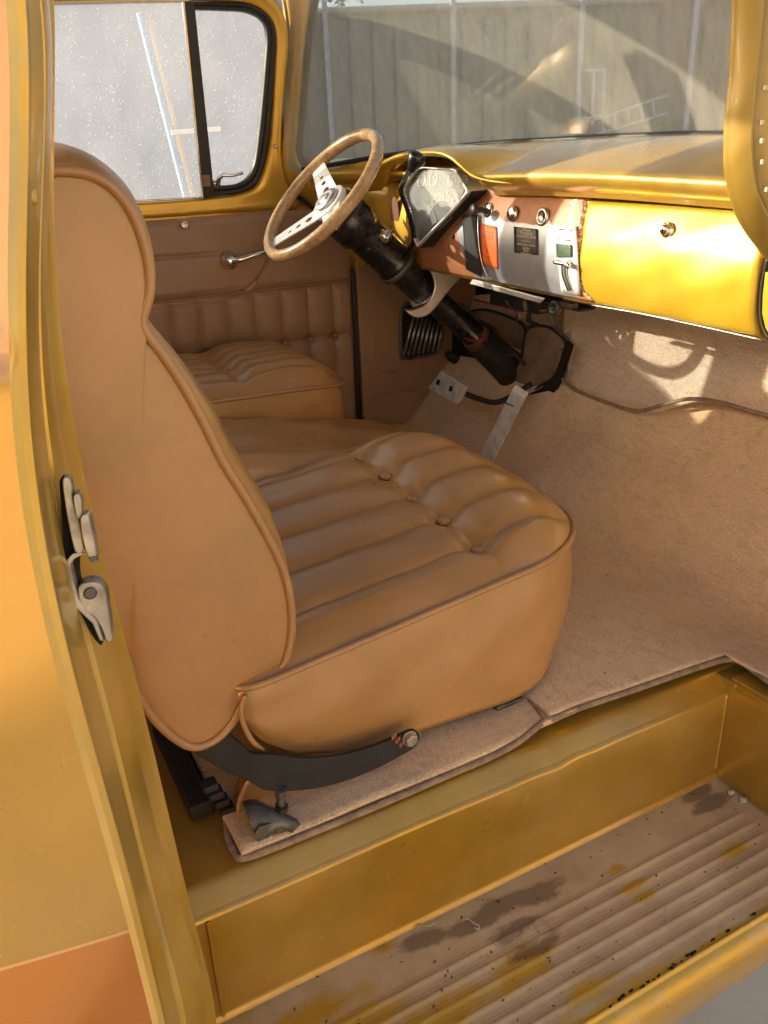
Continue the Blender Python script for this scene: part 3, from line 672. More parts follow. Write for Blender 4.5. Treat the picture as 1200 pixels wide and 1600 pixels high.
# heater control
hc = curvepatch('heater_control', ((866, 350), (901, 353), (907, 462), (878, 456)), M_whitealu, cp, .003, thick=.002)
curvepatch('slot', ((871, 357), (894, 359), (894, 361), (871, 359)), M_dark, hc, .0075); curvepatch('slot', ((870, 373), (893, 375), (893, 377), (870, 374.5)), M_dark, hc, .0075)
curvepatch('green_window', ((869, 380), (893, 382), (893, 402), (870, 402)), M_green, hc, .0075)
tube('lever_track', [onface(x, y, .012) for x, y in ((878, 415), (879, 430), (884, 445), (888, 455))], .0018, M_blackm, hc, 8, n=16)
tube('lever_track', [onface(x, y, .012) for x, y in ((883, 415), (884, 430), (888, 444), (892, 454))], .0018, M_grey, hc, 8, n=16)
tube('slide_lever', [onface(x, y, .022) for x, y in ((867, 409), (876, 411), (886, 413), (890, 418))], .0048, M_chrome, hc, 10, n=14)
curvepatch('lever_tab', ((876, 403), (887, 404), (887, 411), (876, 410)), M_white, hc, .014)
curvepatch('tray_edge', ((740, 436), (852, 466), (846, 472), (736, 442)), M_whitealu, T, .010, thick=.004)
# instrument cluster
IP0, IN_ = O([1.095, 1.8, .76]), nrm((-1, 0, .22))
ip = lambda x, y, l=0.: onp(x, y, IP0, IN_)+IN_*l
ic = empty('instrument_tmp', (0, 0, 0), None, None); bpy.data.objects.remove(ic)
out = [ip(x, y) for x, y in ((650, 264), (662, 261), (713, 264), (718, 272), (734, 299), (716, 322), (653, 386), (647, 372), (629, 300), (632, 290))]
out = rs(np.array(out+[out[0]]), 60, True)
rows = [out+O([.055, 0, 0]), out+O([.01, 0, 0]), out+O([.001, 0, 0]), out+IN_*.004]
cen = out.mean(0); inner = cen+(out-cen)*.96
rows += [inner+IN_*.005, inner-IN_*.001]
cl = loft('instrument_cluster', rows, M_whitealu, T, closed=True); cl['label'] = 'fan shaped speedometer cluster under the dash hood'
out2 = cen+(out-cen)*1.012
bs2 = cr([ip(x, y) for x, y in ((735, 298), (728, 309), (690, 348), (654, 387))], 30)+O([0, -.002, -.001]); loft('bezel_side', [bs2+O([.075, 0, 0]), bs2+O([.05, 0, 0]), bs2+O([.002, 0, 0])], M_blackm, cl)
plate('dial_face', inner-IN_*.010, -IN_*.004, M_inst, cl, 0)
plate('lens', inner+IN_*.0005, IN_*.0015, M_lens, cl, 0)
du = nrm(np.cross([0, 0, 1], -IN_)); du = O([0, -1, 0]); dv = nrm(np.cross(du, -IN_)); dv = dv if dv[2] > 0 else -dv
dc = ip(682, 350, -.009)
P = [dc+(du*math.cos(a)+dv*math.sin(a))*.052 for a in np.linspace(math.radians(20), math.radians(172), 40)]+[dc-dv*.015]
plate('dial_disc', P, IN_*.002, M_inst2, cl, 0)
for k, s in enumerate(('10', '20', '30', '40', '50', '60', '70', '80', '90', '100')):
    a = math.radians(164-k*14.); d = du*math.cos(a)+dv*math.sin(a); p = dc+d*.060+IN_*.002
    vv = nrm(d*.5+dv*.5); textmesh('numeral', s, .024, p-vv*.002, nrm(np.cross(vv, IN_)), vv, M_num, cl, sx=.55)
for k in range(29):
    a = math.radians(168-k*4.9); d = du*math.cos(a)+dv*math.sin(a); p = dc+d*.053+IN_*.0022
    s = np.cross(d, IN_)*.0011; plate('tick', [p-s, p+s, p+s+d*.004, p-s+d*.004], IN_*.0004, M_num, cl, 0)
a = math.radians(140); d = du*math.cos(a)+dv*math.sin(a); tube('needle', [dc+IN_*.004, dc+d*.05+IN_*.004], .0011, M_num, cl, 6)
for px, py in ((655, 281), (673, 279), (702, 280), (720, 285)):
    p = ip(px, py, -.007); P = [p+(du*math.cos(a)+dv*math.sin(a))*.016 for a in np.linspace(0, PI*2, 24, endpoint=False)]
    tube('gauge_ring', P, .0007, M_alu, cl, 6, closed=True); tube('needle', [p, p+(du*.6+dv)*.010], .001, M_num, cl, 6)
# hood over the cluster
hl = cr([at(x, y, 'x', v) for x, y, v in ((570, 292, 1.06), (584, 266, 1.055), (605, 247, 1.055), (640, 237, 1.055), (680, 236, 1.055), (702, 243, 1.057), (718, 256, 1.062), (738, 272, 1.072), (765, 280, 1.082), (800, 283, 1.09))], 70)
hb = np.stack([np.full(70, 1.24), np.linspace(hl[0, 1]+.12, hl[-1, 1]-.06, 70), .868+.012*np.sin(np.linspace(0, PI, 70))], 1); hb[:, 2] += 0
hm = .5*hl+.5*hb; arch = np.sin(np.linspace(0, PI, 70))[:, None]; hm = hm+arch*O([0, 0, .010])
rows = [hl+O([.05, 0, -.012]), hl+O([.012, 0, -.012]), hl+O([.003, 0, -.009]), hl+O([0, 0, -.004]), hl+O([.003, 0, 0]), hl+O([.012, 0, .003]), .75*hl+.25*hb+arch*O([0, 0, .006]), hm, .25*hl+.75*hb+arch*O([0, 0, .006]), hb]
loft('cluster_hood', rows, paint('hood_paint', (.60, .36, .03), dust=.15, chips=False, rough=.25), T)
# ---- under dash: firewall, toe boards, wires
box('firewall', (1.56, .66, -.05), (1.60, 2.36, .90), M_dark, T)
loft('cowl', [np.array([(wb_x(y)[0]+.01, y, wb_x(y)[1]-.004) for y in np.linspace(.80, 2.29, 50)]), np.array([(1.5, y, .87) for y in np.linspace(.75, 2.31, 50)]), np.array([(1.9, y, .86) for y in np.linspace(.75, 2.31, 50)])], M_gold, T)
box('kick_panel', (1.12, .66, -.2), (1.6, .70, .855), M_gold, T)
box('cowl_cover', (1.36, .655, .856), (1.9, .80, .868), M_gold, T)
box('cowl_cover', (1.125, .655, .857), (1.36, .98, .869), M_gold, T)
box('far_kick_panel', (1.134, 2.322, -.05), (1.6, 2.345, .84), M_vindoor, T, .004)
def yrow(f, ya, yb, n): return [f(y) for y in np.linspace(ya, yb, n)]
# wires
def wire(pts, ax, v, r, mat): return tube('wire', [at(x, y, ax, v+rng.uniform(-.02, .02)) for x, y in pts], r, mat, T, 8, n=26)
wire(((694, 478), (705, 500), (716, 520), (735, 532), (755, 530), (752, 520)), 'x', 1.30, .003, M_red)
wire(((740, 468), (780, 478), (815, 486), (855, 485)), 'x', 1.35, .0025, M_red)
wire(((700, 470), (715, 495), (740, 515), (760, 540), (800, 555)), 'x', 1.34, .005, M_blackm)
wire(((790, 470), (806, 490), (808, 502)), 'x', 1.34, .003, M_grey); wire(((860, 480), (866, 510), (888, 530)), 'x', 1.36, .003, M_grey)
wire(((720, 475), (745, 500), (748, 515)), 'x', 1.36, .004, M_knob); wire(((830, 478), (826, 500), (840, 508)), 'x', 1.38, .006, M_blackm)
wire(((760, 520), (775, 545), (800, 550), (820, 570)), 'x', 1.38, .006, M_blackm); wire(((735, 500), (755, 505), (775, 520), (770, 545)), 'x', 1.4, .007, M_blackm)
wire(((820, 470), (822, 485)), 'x', 1.3, .005, M_grey); wire(((700, 500), (730, 520), (735, 545), (760, 555)), 'x', 1.36, .008, M_blackm)
for a, b in (((765, 455), (840, 492)), ((850, 470), (905, 488))):
    p, q = at(*a, 'x', 1.33), at(*b, 'x', 1.33); box('fuse_block', np.minimum(p, q), np.maximum(p, q)+[.05, 0, 0], M_blackm, T)
lathe('under_dash_knob', [(0, .014), (.01, .016), (.014, .015), (.014, .006), (.008, .005), (.008, 0)], at(871, 481, 'x', 1.16), (-1, -.1, .1), M_knob, T)
box('bracket', at(884, 470, 'x', 1.2)-[.01, .03, .012], at(884, 476, 'x', 1.2)+[.01, .02, .006], M_grey, T, .001)
# ---- far door
D = lambda px, py, l=0.: onp(px, py, (.6, 2.35, .76), nrm((0, 1, .2)))+O([0, -l, 0])   # leaning window frame plane
def pline_d(X, Z, poly):
    dm = np.full(X.shape, 9.)
    for a, b in zip(poly[:-1], poly[1:]):
        ab = b-a; t = np.clip(((X-a[0])*ab[0]+(Z-a[1])*ab[1])/np.dot(ab, ab), 0, 1); dm = np.minimum(dm, np.hypot(X-a[0]-ab[0]*t, Z-a[1]-ab[1]*t))
    return dm
dp = lambda x, y: at(x, y, 'y', 2.345)[[0, 2]]
fardoor = empty('t', (0, 0, 0), None, None); bpy.data.objects.remove(fardoor)
def doorpanel():
    nx, nz = 420, 190; xs = np.linspace(.13, 1.128, nx); zs = np.linspace(.735, -.02, nz)
    X, Z = np.meshgrid(xs, zs); h = np.zeros_like(X)+.006
    div = np.array([dp(150, 484), dp(290, 467), dp(420, 452), dp(545, 438)]); zd = np.interp(X, div[:, 0], div[:, 1])
    low = Z < zd; lx = [dp(x, 500)[0] for x in (267, 313, 358, 402, 443, 483, 522)]; sp_ = (lx[-1]-lx[0])/6
    fr = ((X-lx[0])/sp_) % 1; puff = (1-abs(2*fr-1)**2.4)**.7
    zb = dp(487, 530)[1]-.0
    amp = np.clip((zd-Z)/.02, 0, 1)*(.010*np.clip(.4+abs(Z-zb)/.07, 0, 1)); h += np.where(low, puff*amp, 0)
    h += np.where(low, -.005*np.exp(-((Z-zb)/.008)**2), .006*np.clip((Z-zd)/.02, 0, 1)*np.clip((.735-Z)/.015, 0, 1))
    for k in range(-6, 8):
        bx = lx[0]+k*sp_; h -= .012*np.exp(-(((X-bx)/.013)**2+((Z-zb)/.013)**2))
    h -= .004*np.exp(-(pline_d(X, Z, div)/.003)**2)
    pk_ = cr(np.array([dp(*q) for q in ((180, 408), (260, 402), (330, 398), (400, 396), (418, 398), (412, 420), (385, 450), (345, 468), (290, 478), (240, 480), (150, 484))]), 60)
    h -= .006*np.exp(-(pline_d(X, Z, pk_)/.004)**2)
    hp = dp(288, 351); h -= .008*np.exp(-(((X-hp[0])/.016)**2+((Z-hp[1])/.016)**2))
    pocket = (Z < dp(330, 398)[1]) & (Z > zd) & (X < dp(418, 400)[0]-(dp(400, 400)[1]-Z)*.6); h += np.where(pocket, .008, 0)
    h -= .004*np.clip((X-1.11)/.015, 0, 1)
    V = np.stack([X, 2.352-h, Z], -1).reshape(-1, 3)
    btn = [(lx[0]+k*sp_, zb) for k in range(-3, 7)]
    return V, gridf(nz, nx), btn
V, F, btn = doorpanel(); fdoor = mesh('driver_door', V, F, M_vindoor, T); fdoor['label'] = 'brown pleated vinyl inner panel of the driver door'
for bx, bz in btn: lathe('button', [(0, .0085), (.003, .008), (.005, .005), (.0055, 0)], (bx, 2.343, bz), (0, -1, 0), M_vindoor, fdoor, 16)
tube('piping', [(p[0], 2.341, p[1]) for p in [dp(150, 484), dp(290, 467), dp(420, 452), dp(543, 438)]], .0028, M_vindoor, fdoor, 8, n=40)
hp = at(288, 351, 'y', 2.34); lathe('lock_ferrule', [(0, .009), (.004, .009), (.005, .006), (.001, .0055), (.001, 0)], hp, (0, -1, 0), M_chrome, fdoor, 20)
ch = at(357, 407, 'y', 2.335); ck = lathe('window_crank', [(0, .026), (.012, .024), (.02, .016), (.03, .014), (.033, .010), (.034, 0)], ch, (0, -1, 0), M_chrome, fdoor, 32)
q = at(425, 391, 'y', 2.29); tube('crank_arm', [ch+O([0, -.027, 0]), ch+O([.03, -.032, .004]), (ch+q)/2+O([0, -.012, 0]), q], [.010, .008, .007, .006], M_chrome, ck, 12)
lathe('crank_knob', [(0, .008), (.02, .012), (.03, .010), (.032, 0)], q, (0, -1, 0), M_knob, ck, 20)
box('door_shell', (.02, 2.358, -.06), (1.13, 2.40, .745), M_gold, T)
# seam between door and kick panel
tube('door_seal', [at(x, y, 'y', 2.325) for x, y in ((549, 420), (551, 440), (555, 520), (558, 600), (560, 660))], .006, M_rub, T, 8, n=40)
box('seam_gap', (1.10, 2.3535, -.05), (1.20, 2.357, .76), M_dark, T, 0)
# stitched arc on kick panel
tube('stitched_seam', [at(x, y, 'y', 2.320) for x, y in ((592, 450), (588, 480), (588, 560), (594, 580), (620, 582))], .0018, M_vindoor, T, 6, n=30)
tube('stitched_seam', [at(x, y, 'y', 2.320) for x, y in ((572, 640), (590, 620), (620, 612), (655, 610))], .002, M_vindoor, T, 6, n=30)
# window frame bands
def band(name, A, B, prof, mat, parent, n=90, closed=False, sm=True):
    A = cr(A, n, closed) if sm else rs(A, n, closed); B = cr(B, n, closed) if sm else rs(B, n, closed)
    return loft(name, [A*(1-t)+B*t+O([0, -h, 0]) for t, h in prof], mat, parent, closed=closed)
# gold sill and frame round the glass
inA = [D(x, y) for x, y in ((-75, 326), (200, 317), (330, 308), (375, 301), (400, 288), (412, 255), (421, 205), (427, 100), (428, 60), (420, 30), (392, 8), (340, 3), (298, 1), (200, 2), (-75, 8))]
outB = [D(x, y) for x, y in ((-75, 356), (220, 342), (330, 334), (418, 328), (468, 324), (448, 292), (437, 240), (443, 130), (449, 75), (444, 30), (415, -12), (350, -30), (298, -40), (200, -40), (-75, -40))]
wf = band('window_frame', inA, outB, [(0, -.02), (.0, .004), (.06, .010), (.2, .014), (.45, .012), (.6, .016), (.8, .018), (.95, .014), (1, .004), (1, -.02)], M_gold, T, 120)
wf['label'] = 'gold frame of the driver door window'
lathe('frame_screw', [(0, .005), (.002, .0045), (.003, 0)], D(426, 229, .02), (0, -1, 0), M_chrome, wf, 14)
# rubber and bar
rin = [(330, 290), (372, 286), (394, 262), (404, 200), (413, 100), (415, 55), (408, 33), (384, 20), (345, 17), (302, 16)]
rout = [(316, 309), (384, 299), (407, 275), (419, 215), (427, 100), (428, 58), (419, 30), (391, 9), (345, 4), (297, 3)]
rb = band('vent_window_rubber', [D(x, y, .004) for x, y in rin], [D(x, y, .004) for x, y in rout], [(0, -.01), (0, .004), (.2, .010), (.5, .007), (.55, .003), (.62, .010), (.9, .010), (1, .002), (1, -.01)], M_rub, T, 100)
bar = [D(x, y, .006) for x, y in ((284, 4), (300, 4), (332, 306), (314, 310))]
plate('divider_bar', bar, (0, -.014, 0), M_rub, T, .002)
plate('divider_trim', [D(x, y, .01) for x, y in ((281, 4), (284.5, 4), (314.5, 310), (311.5, 310))], (0, -.012, 0), M_chrome, T, .001)
tube('glass_run_trim', [D(x, y, .008) for x, y in ((-75, 325), (200, 314.5), (312, 308.5))], .003, M_chrome, T, 8, n=20)
plate('felt_patch', [D(x, y, .022) for x, y in ((312, 273), (324, 273), (325, 291), (313, 291))], (0, -.002, 0), M_pad, T, .0005)
sg = plate('side_glass', [D(x, y, -.012) for x, y in ((-80, -30), (296, -30), (318, 312), (-80, 326))], (0, .004, 0), M_gside, T, 0)
plate('vent_glass', [D(x, y, -.006) for x, y in ((292, 10), (345, 10), (395, 15), (420, 40), (422, 80), (411, 210), (400, 270), (375, 295), (320, 300))], (0, .004, 0), M_gside, T, 0)
lt = tube('vent_latch', [D(x, y, l) for x, y, l in ((336, 290, .02), (337, 278, .03), (342, 273, .036), (355, 274, .036), (372, 270, .038))], [.007, .006, .005, .0045, .004], M_chrome, T, 12)
lathe('latch_base', [(0, .012), (.012, .010), (.016, .006), (.016, 0)], D(335, 287, .008), (0, -1, 0), M_chrome, lt, 20)
# pillar between door and windshield
E_ = lambda px, py, l=0.: onp(px, py, (.9, 2.335, .80), nrm((0, 1, .16)))+O([0, -l, 0])
pa = [E_(x, y) for x, y in ((440, -60), (452, 40), (453, 80), (443, 180), (438, 250), (446, 286), (462, 302), (486, 322), (500, 340))]
pb = [E_(x, y) for x, y in ((500, -60), (482, 30), (474, 100), (468, 180), (463, 228), (466, 248), (480, 262), (505, 276), (540, 285))]
band('far_windshield_pillar', pa, pb, [(0, -.03), (0, .0), (.1, .010), (.3, .016), (.6, .016), (.85, .010), (1, .004), (1, -.03)], M_gold, T, 90)
tube('door_edge_seal', [E_(x, y, .004) for x, y in ((436, -40), (448, 30), (450.5, 80), (441, 180), (436, 250), (444, 287), (461, 304), (488, 326), (515, 370), (535, 405), (544, 425))], .004, M_rub, T, 8, n=70)
ga = [E_(x, y, .004) for x, y in ((502, -60), (484, 30), (476, 100), (469, 180), (464, 228), (467, 250), (482, 264), (505, 268), (560, 258))]
gb_ = [E_(x, y, .004) for x, y in ((510, -60), (492, 30), (484, 100), (477, 180), (472, 225), (475, 243), (488, 255), (508, 262), (560, 254))]
band('windshield_rubber', ga, gb_, [(0, -.01), (0, .003), (.3, .008), (.7, .008), (1, .002), (1, -.01)], M_rub, T, 80)
# dash left end, below the pillar
plate('corner_filler', [at(x, y, 'y', 2.37) for x, y in ((400, 240), (460, 230), (560, 300), (590, 440), (430, 420))], (0, .004, 0), M_gold, T, 0)
va = cr([E_(x, y, -.005) for x, y in ((463, 306), (490, 328), (520, 372), (546, 428))], 30); vb = cr([at(x, y, 'x', 1.16) for x, y in ((520, 268), (580, 290), (590, 330), (600, 400))], 30)
loft('dash_corner', [va*(1-t)+vb*t+O([0, 0, .004*math.sin(PI*t)]) for t in np.linspace(0, 1, 12)], M_goldclean, T)
tube('dash_bead', [at(x, y, 'x', 1.10) for x, y in ((478, 296), (510, 292), (560, 280), (600, 270), (640, 272))], .006, M_goldclean, T, 10, n=40)
pt = at(617, 335, 'x', 1.135); plate('worn_patch', cr([pt+O([0, math.cos(a)*.022, math.sin(a)*.045]) for a in np.linspace(0, 2*PI, 8, endpoint=False)], 24, True), (-.0006, 0, 0), simple('primer_spot', (.22, .08, .04), .6), T, 0)
# kick panel vent grille
vo = [(629, 482), (627, 553), (633, 560), (645, 560), (680, 551), (689, 535), (692, 515), (680, 495), (655, 478)]
VP = lambda x, y, l=0.: at(x, y, 'y', 2.318-l)
vg = plate('kick_vent', cr([VP(x, y) for x, y in vo], 50, True), (0, -.003, 0), M_dark, T, 0); vg['label'] = 'louvred steel vent grille in the kick panel'
tube('vent_rim', cr([VP(x, y, .004) for x, y in vo], 60, True), .005, M_grey, vg, 8, closed=True)
for k in range(8):
    c = k*8.5; a, b = (630+c*1.0, 560-c*.15), (640+c, 486+c*.1)
    tube('louvre', [VP(*(630+k*7.6, 557-k*1.2), .006), VP(*(648+k*6.2, 490+k*2.6), .008)], .0045, M_steel, vg, 8)
# ---- pedals
def ptplate(name, pts, x0, th, mat, slots=()):
    o = pxplate(name, pts, 'x', x0, (th, 0, -th*.3), mat, T, .002); return o
bp = ptplate('brake_pedal', ((689, 579), (668, 606), (710, 630), (717, 622), (727, 603)), 1.26, .014, M_pedal); bp['label'] = 'pale rectangular brake pedal with two slots'
for cx, cy in ((685, 597), (705, 607)): pxplate('pad_slot', ((cx-2, cy-4), (cx+3, cy-3), (cx+1, cy+5), (cx-4, cy+4)), 'x', 1.2585, (-.0008, 0, 0), M_dark, bp, 0)
tube('pedal_arm', [at(x, y, 'x', v) for x, y, v in ((720, 612, 1.28), (745, 622, 1.32), (780, 628, 1.36), (830, 600, 1.42))], .008, M_blackm, bp, 10, n=20)
gpd = pxplate('accelerator_pedal', ((800, 609), (820, 622), (768, 725), (747, 716)), 'x', 1.22, (.012, 0, .012), M_pedal, T, .002); gpd['label'] = 'long flat grey accelerator pedal'
pxplate('hinge_line', ((789, 628), (803, 634), (802, 636), (788, 630)), 'x', 1.2185, (-.0006, 0, 0), M_grey, gpd, 0)
lathe('dimmer_switch', [(0, .02), (.02, .018), (.025, .01), (.04, .01), (.04, 0)], at(712, 560, 'x', 1.46), (-1, 0, .6), M_blackm, T)
# ---- steering column and wheel
WC = O([.892, 2.0, .789]); ax = nrm((.712, 0, -.702)); ax2 = nrm(O([1.452, 2.0, .285])-WC)
sc = lathe('steering_column', [(.064, .030), (.066, .055), (.070, .060), (.13, .0605), (.135, .053), (.145, .052), (.25, .050), (.255, .052), (.262, .055), (.272, .055), (.278, .046), (.285, .045), (.40, .044), (.405, .034), (.43, .033), (.60, .033), (.605, .038), (.63, .038), (.635, .031), (.83, .030)], WC, ax2, M_black, T, 40)
sc['label'] = 'black tilt steering column'
lathe('collar', [(.268, .0555), (.27, .058), (.280, .058), (.282, .0555)], WC, ax2, M_grey, sc, 40)
lathe('column_hub', [(.046, .034), (.05, .040), (.062, .043), (.066, .040)], WC, ax, M_blackm, sc, 36)
lathe('firewall_boot', [(.62, .034), (.64, .045), (.72, .048), (.80, .055)], WC, ax2, M_blackm, sc, 30)
lathe('boot_clamp', [(.60, .0345), (.603, .040), (.625, .040), (.628, .0345)], WC, ax2, simple('rusty_clamp', (.14, .06, .035), .8, var=.4), sc, 30)
side = O([0, -1, 0]); up2 = np.cross(ax2, side); up2 = up2 if up2[2] > 0 else -up2
kp = WC+ax2*.175+nrm(side+up2*.35)*.050; kd = nrm(side+up2*.35)
ig = lathe('ignition_switch', [(0, .018), (.012, .018), (.014, .015), (.018, .014), (.020, .009), (.020, 0)], kp, kd, M_chrome, sc, 28)
plate('key_wing', cr([kp+kd*.018+up2*.016*math.cos(a)+np.cross(kd, up2)*.005*math.sin(a) for a in np.linspace(0, 2*PI, 12, endpoint=False)], 24, True), kd*.012, M_chrome, ig, .002)
hz = WC+ax2*.165+nrm(side-up2*.75)*.050; lathe('hazard_button', [(0, .009), (.006, .009), (.008, .007), (.008, 0)], hz, nrm(side-up2*.75), M_black, sc, 20)
p = WC+ax2*.06+nrm(side*.6-up2)*.056
plate('tilt_lever', [p+O([-.02, 0, .012]), p+O([.012, -.004, -.008]), p+O([.022, -.004, -.001]), p+O([.0, -.002, .010])], (0, -.004, 0), M_white, sc, .001)
# shift lever
lv = tube('shift_lever', [at(x, y, 'y', v) for x, y, v in ((628, 398, 1.96), (640, 388, 1.92), (647, 374, 1.88), (642, 345, 1.84), (635, 322, 1.81), (627, 300, 1.79), (629, 288, 1.78), (637, 272, 1.775), (646, 258, 1.77))], .0062, M_black, T, 12, n=50)
lv['label'] = 'curved black column shift lever with round black knob'
k0 = at(641, 268, 'y', 1.775); kdir = nrm(at(653, 244, 'y', 1.765)-k0)
lathe('lever_knob', [(0, .009), (.01, .011), (.02, .018), (.03, .0215), (.038, .021), (.044, .015), (.046, 0)], k0, kdir, M_black, lv, 28)
# aluminium column drop
dr = plate('column_drop', cr([at(x, y, 'y', 1.945) for x, y in ((635, 485), (641, 493), (654, 497), (670, 492), (684, 478), (704, 452), (724, 430), (722, 419), (706, 414), (684, 414), (668, 417), (676, 432), (679, 448), (674, 464), (664, 476), (648, 483))], 80, True), (.01, .03, 0), M_alu, T, .004)
dr['label'] = 'brushed aluminium column drop bracket'
V, F = lathegeo([(.385, .046), (.385, .052), (.389, .054), (.412, .054), (.416, .052), (.416, .046)], WC, ax2, 40); mesh('clamp_ring', V, F, M_alu, dr)
# wheel
wa = nrm(np.cross(ax, [0, 0, 1])); wbv = np.cross(ax, wa)
if wbv[2] < 0: wbv = -wbv
wang = math.radians(5); wn = ax
Rw = .183; sw = empty('x', (0, 0, 0), None, None); bpy.data.objects.remove(sw)
n = 120; V = []
for i in range(n):
    a = 2*PI*i/n; d = wa*math.cos(a)+wbv*math.sin(a); c = WC+d*Rw
    for k in range(20):
        b = 2*PI*k/20; rr = .0135*(1-.07*math.exp(-((math.sin(b)*1)/.16)**2)*(1 if math.cos(b) > 0 else 0)); V.append(c+d*rr*1.0*math.cos(b)+wn*rr*1.15*math.sin(b))
F = [(i*20+k, ((i+1) % n)*20+k, ((i+1) % n)*20+(k+1) % 20, i*20+(k+1) % 20) for i in range(n) for k in range(20)]
wh = mesh('steering_wheel', V, F, M_wood, T); wh['label'] = 'wood rimmed three spoke steering wheel'
HC = WC+wn*.026
hub = lathe('wheel_hub', [(-.006, 0), (-.006, .047), (-.004, .050), (.006, .051), (.010, .049), (.022, .042)], HC, wn, M_whitealu, wh, 48)
lathe('horn_button', [(-.020, 0), (-.019, .012), (-.0175, .0145), (-.0155, .016), (-.0165, .018), (-.017, .028), (-.013, .034), (-.005, .036)], HC, wn, M_alu, wh, 48)
def spoke(ang):
    d = wa*math.cos(ang)+wbv*math.sin(ang); s = np.cross(wn, d); seg = []
    def q(r, wv, h=0): return WC+d*r+s*wv+wn*(h+.026*np.clip(1-(r-.045)/.13, 0, 1))
    # flat spoke with three lightening holes: bridge a bordered outline and hole loops strip by strip
    w = lambda r: .030-.010*np.clip((r-.04)/.13, 0, 1)
    holes = [(.066, .0098), (.096, .0075), (.121, .0055)]
    cuts = [.036, .052, .082, .108, .132, .176]
    gs = []
    def slab(o):
        o = np.array(o); return plategeo(o, wn*.0035)
    gs.append(slab([q(.036, -w(.036)), q(.052, -w(.052)), q(.052, w(.052)), q(.036, w(.036))]))
    gs.append(slab([q(.132, -w(.132)), q(.176, -w(.176)*1.0), q(.176, w(.176)), q(.132, w(.132))]))
    for (hr, rad), a, b in zip(holes, cuts[1:4], cuts[2:5]):
        m = 32; V = []; F = []
        for i in range(m):
            t = 2*PI*(i+.5)/m; dx, dy = math.cos(t), math.sin(t)
            # outer point on trapezoid
            sx_ = ((b if dx > 0 else a)-hr)/dx if abs(dx) > 1e-6 else 9
            sy = None; lo = 0; hi = .08
            for _ in range(30):
                mid = (lo+hi)/2
                if abs(dy*mid) < w(hr+dx*mid): lo = mid
                else: hi = mid
            k = min(sx_, lo); V += [q(hr+dx*rad, dy*rad), q(hr+dx*k, dy*k), q(hr+dx*rad, dy*rad, .0035), q(hr+dx*k, dy*k, .0035)]
        for i in range(m):
            j = (i+1) % m; F += [(4*i, 4*i+1, 4*j+1, 4*j), (4*i+2, 4*j+2, 4*j+3, 4*i+3), (4*i, 4*j, 4*j+2, 4*i+2), (4*i+1, 4*i+3, 4*j+3, 4*j+1)]
        # corners
        gs.append((np.array(V), F))
        for X in (a, b):
            for sg_ in (-1, 1):
                ii = [i for i in range(m)]
        for X, sgx in ((a, -1), (b, 1)):
            for sg_ in (-1, 1):
                c = q(X, sg_*w(X)); cand = sorted(range(m), key=lambda i: np.linalg.norm(V[4*i+1]-c))[:2]
                p1, p2 = V[4*cand[0]+1], V[4*cand[1]+1]; gs.append(plategeo([c, p1, p2], wn*.0035))
    V, F = merge(gs); return mesh('spoke', V, F, M_whitealu, wh, smooth=False)
# ------- aim spokes at their photographed ends
def angof(px, py):
    P = onp(px, py, WC, wn)-WC; return math.atan2(P@wbv, P@wa)
for deg in (150, 242, 334): spoke(math.radians(deg))
# ------------------------------------------------------------------ carpets
def bound(name, pts, parent, r=.0055): return tube(name, pts, r, M_bind, parent, 10, n=140)
ca = mesh('floor_carpet', *(lambda n, m: (np.array([(x, y, .010+.0015*math.sin(x*31+y*9)+.002*math.sin(y*23)) for x in np.linspace(.205, .80, n) for y in np.linspace(.868+.012*min(1, max(0, (x-.62)/.1)), 1.9, m)]), gridf(n, m)))(60, 90), M_carp, None, loc=(.5, 1.3, 0), thick=.008)
tag(ca, 'tan cut pile carpet under the passenger seat, bound along the sill edge', 'carpet')
bound('binding', [(.30, 1.10, .008), (.235, 1.0, .008), (.204, .93, .010), (.200, .885, .010), (.212, .867, .009), (.32, .863, .009), (.42, .862, .010), (.54, .864, .010), (.61, .865, .010), (.665, .869, .012), (.72, .882, .016), (.752, .895, .014)], ca)
# front piece: floor, toe slope
prof = cr(np.array([(.746, 0, .017), (.9, 0, .018), (1.10, 0, .018), (1.22, 0, .022), (1.30, 0, .055), (1.40, 0, .18), (1.49, 0, .32), (1.53, 0, .43)]), 150)
yl = np.linspace(0, 1, 150); V = []
for p in prof:
    x = p[0]
    ya = np.interp(x, [.74, .80, .92, 1.02, 1.13], [.886, .888, .879, .873, .865])
    if x > 1.137: ya = .70
    for t in yl:
        y = ya+(2.325-ya)*t; lump = .004*math.sin(x*13+y*7)+.003*math.sin(y*19-x*5)
        sag = 0
        if x > 1.3: sag = -(x-1.3)/.2*.03*math.sin((y-1.1)*5)
        V.append((x+ (0.03*np.clip((y-1.78)/.1, 0, 1)+.0)*np.clip((x-1.25)/.2, 0, 1), y, p[2]+lump*(.5 if x > 1.2 else .35)+sag*np.clip((x-1.3)/.2, 0, 1)))
fc = mesh('floor_carpet', V, gridf(150, 150), M_carp, None, loc=(1.1, 1.5, 0), thick=.008)
tag(fc, 'larger tan carpet in front of the seat, running up the toe board', 'carpet')
bound('binding', [(.768, 1.04, .018), (.764, 1.004, .019), (.752, .95, .019), (.743, .905, .019), (.742, .888, .018), (.76, .883, .017), (.80, .884, .017), (.92, .875, .017), (1.02, .869, .017), (1.10, .863, .017), (1.128, .858, .017), (1.140, .845, .018), (1.140, .82, .018), (1.134, .77, .018), (1.13, .70, .018)], fc)
cn = at(855, 1119, 'z', .02); lathe('carpet_snap', [(0, .007), (.002, .007), (.003, .004), (.003, 0)], cn, (0, 0, 1), M_steel, fc, 20)
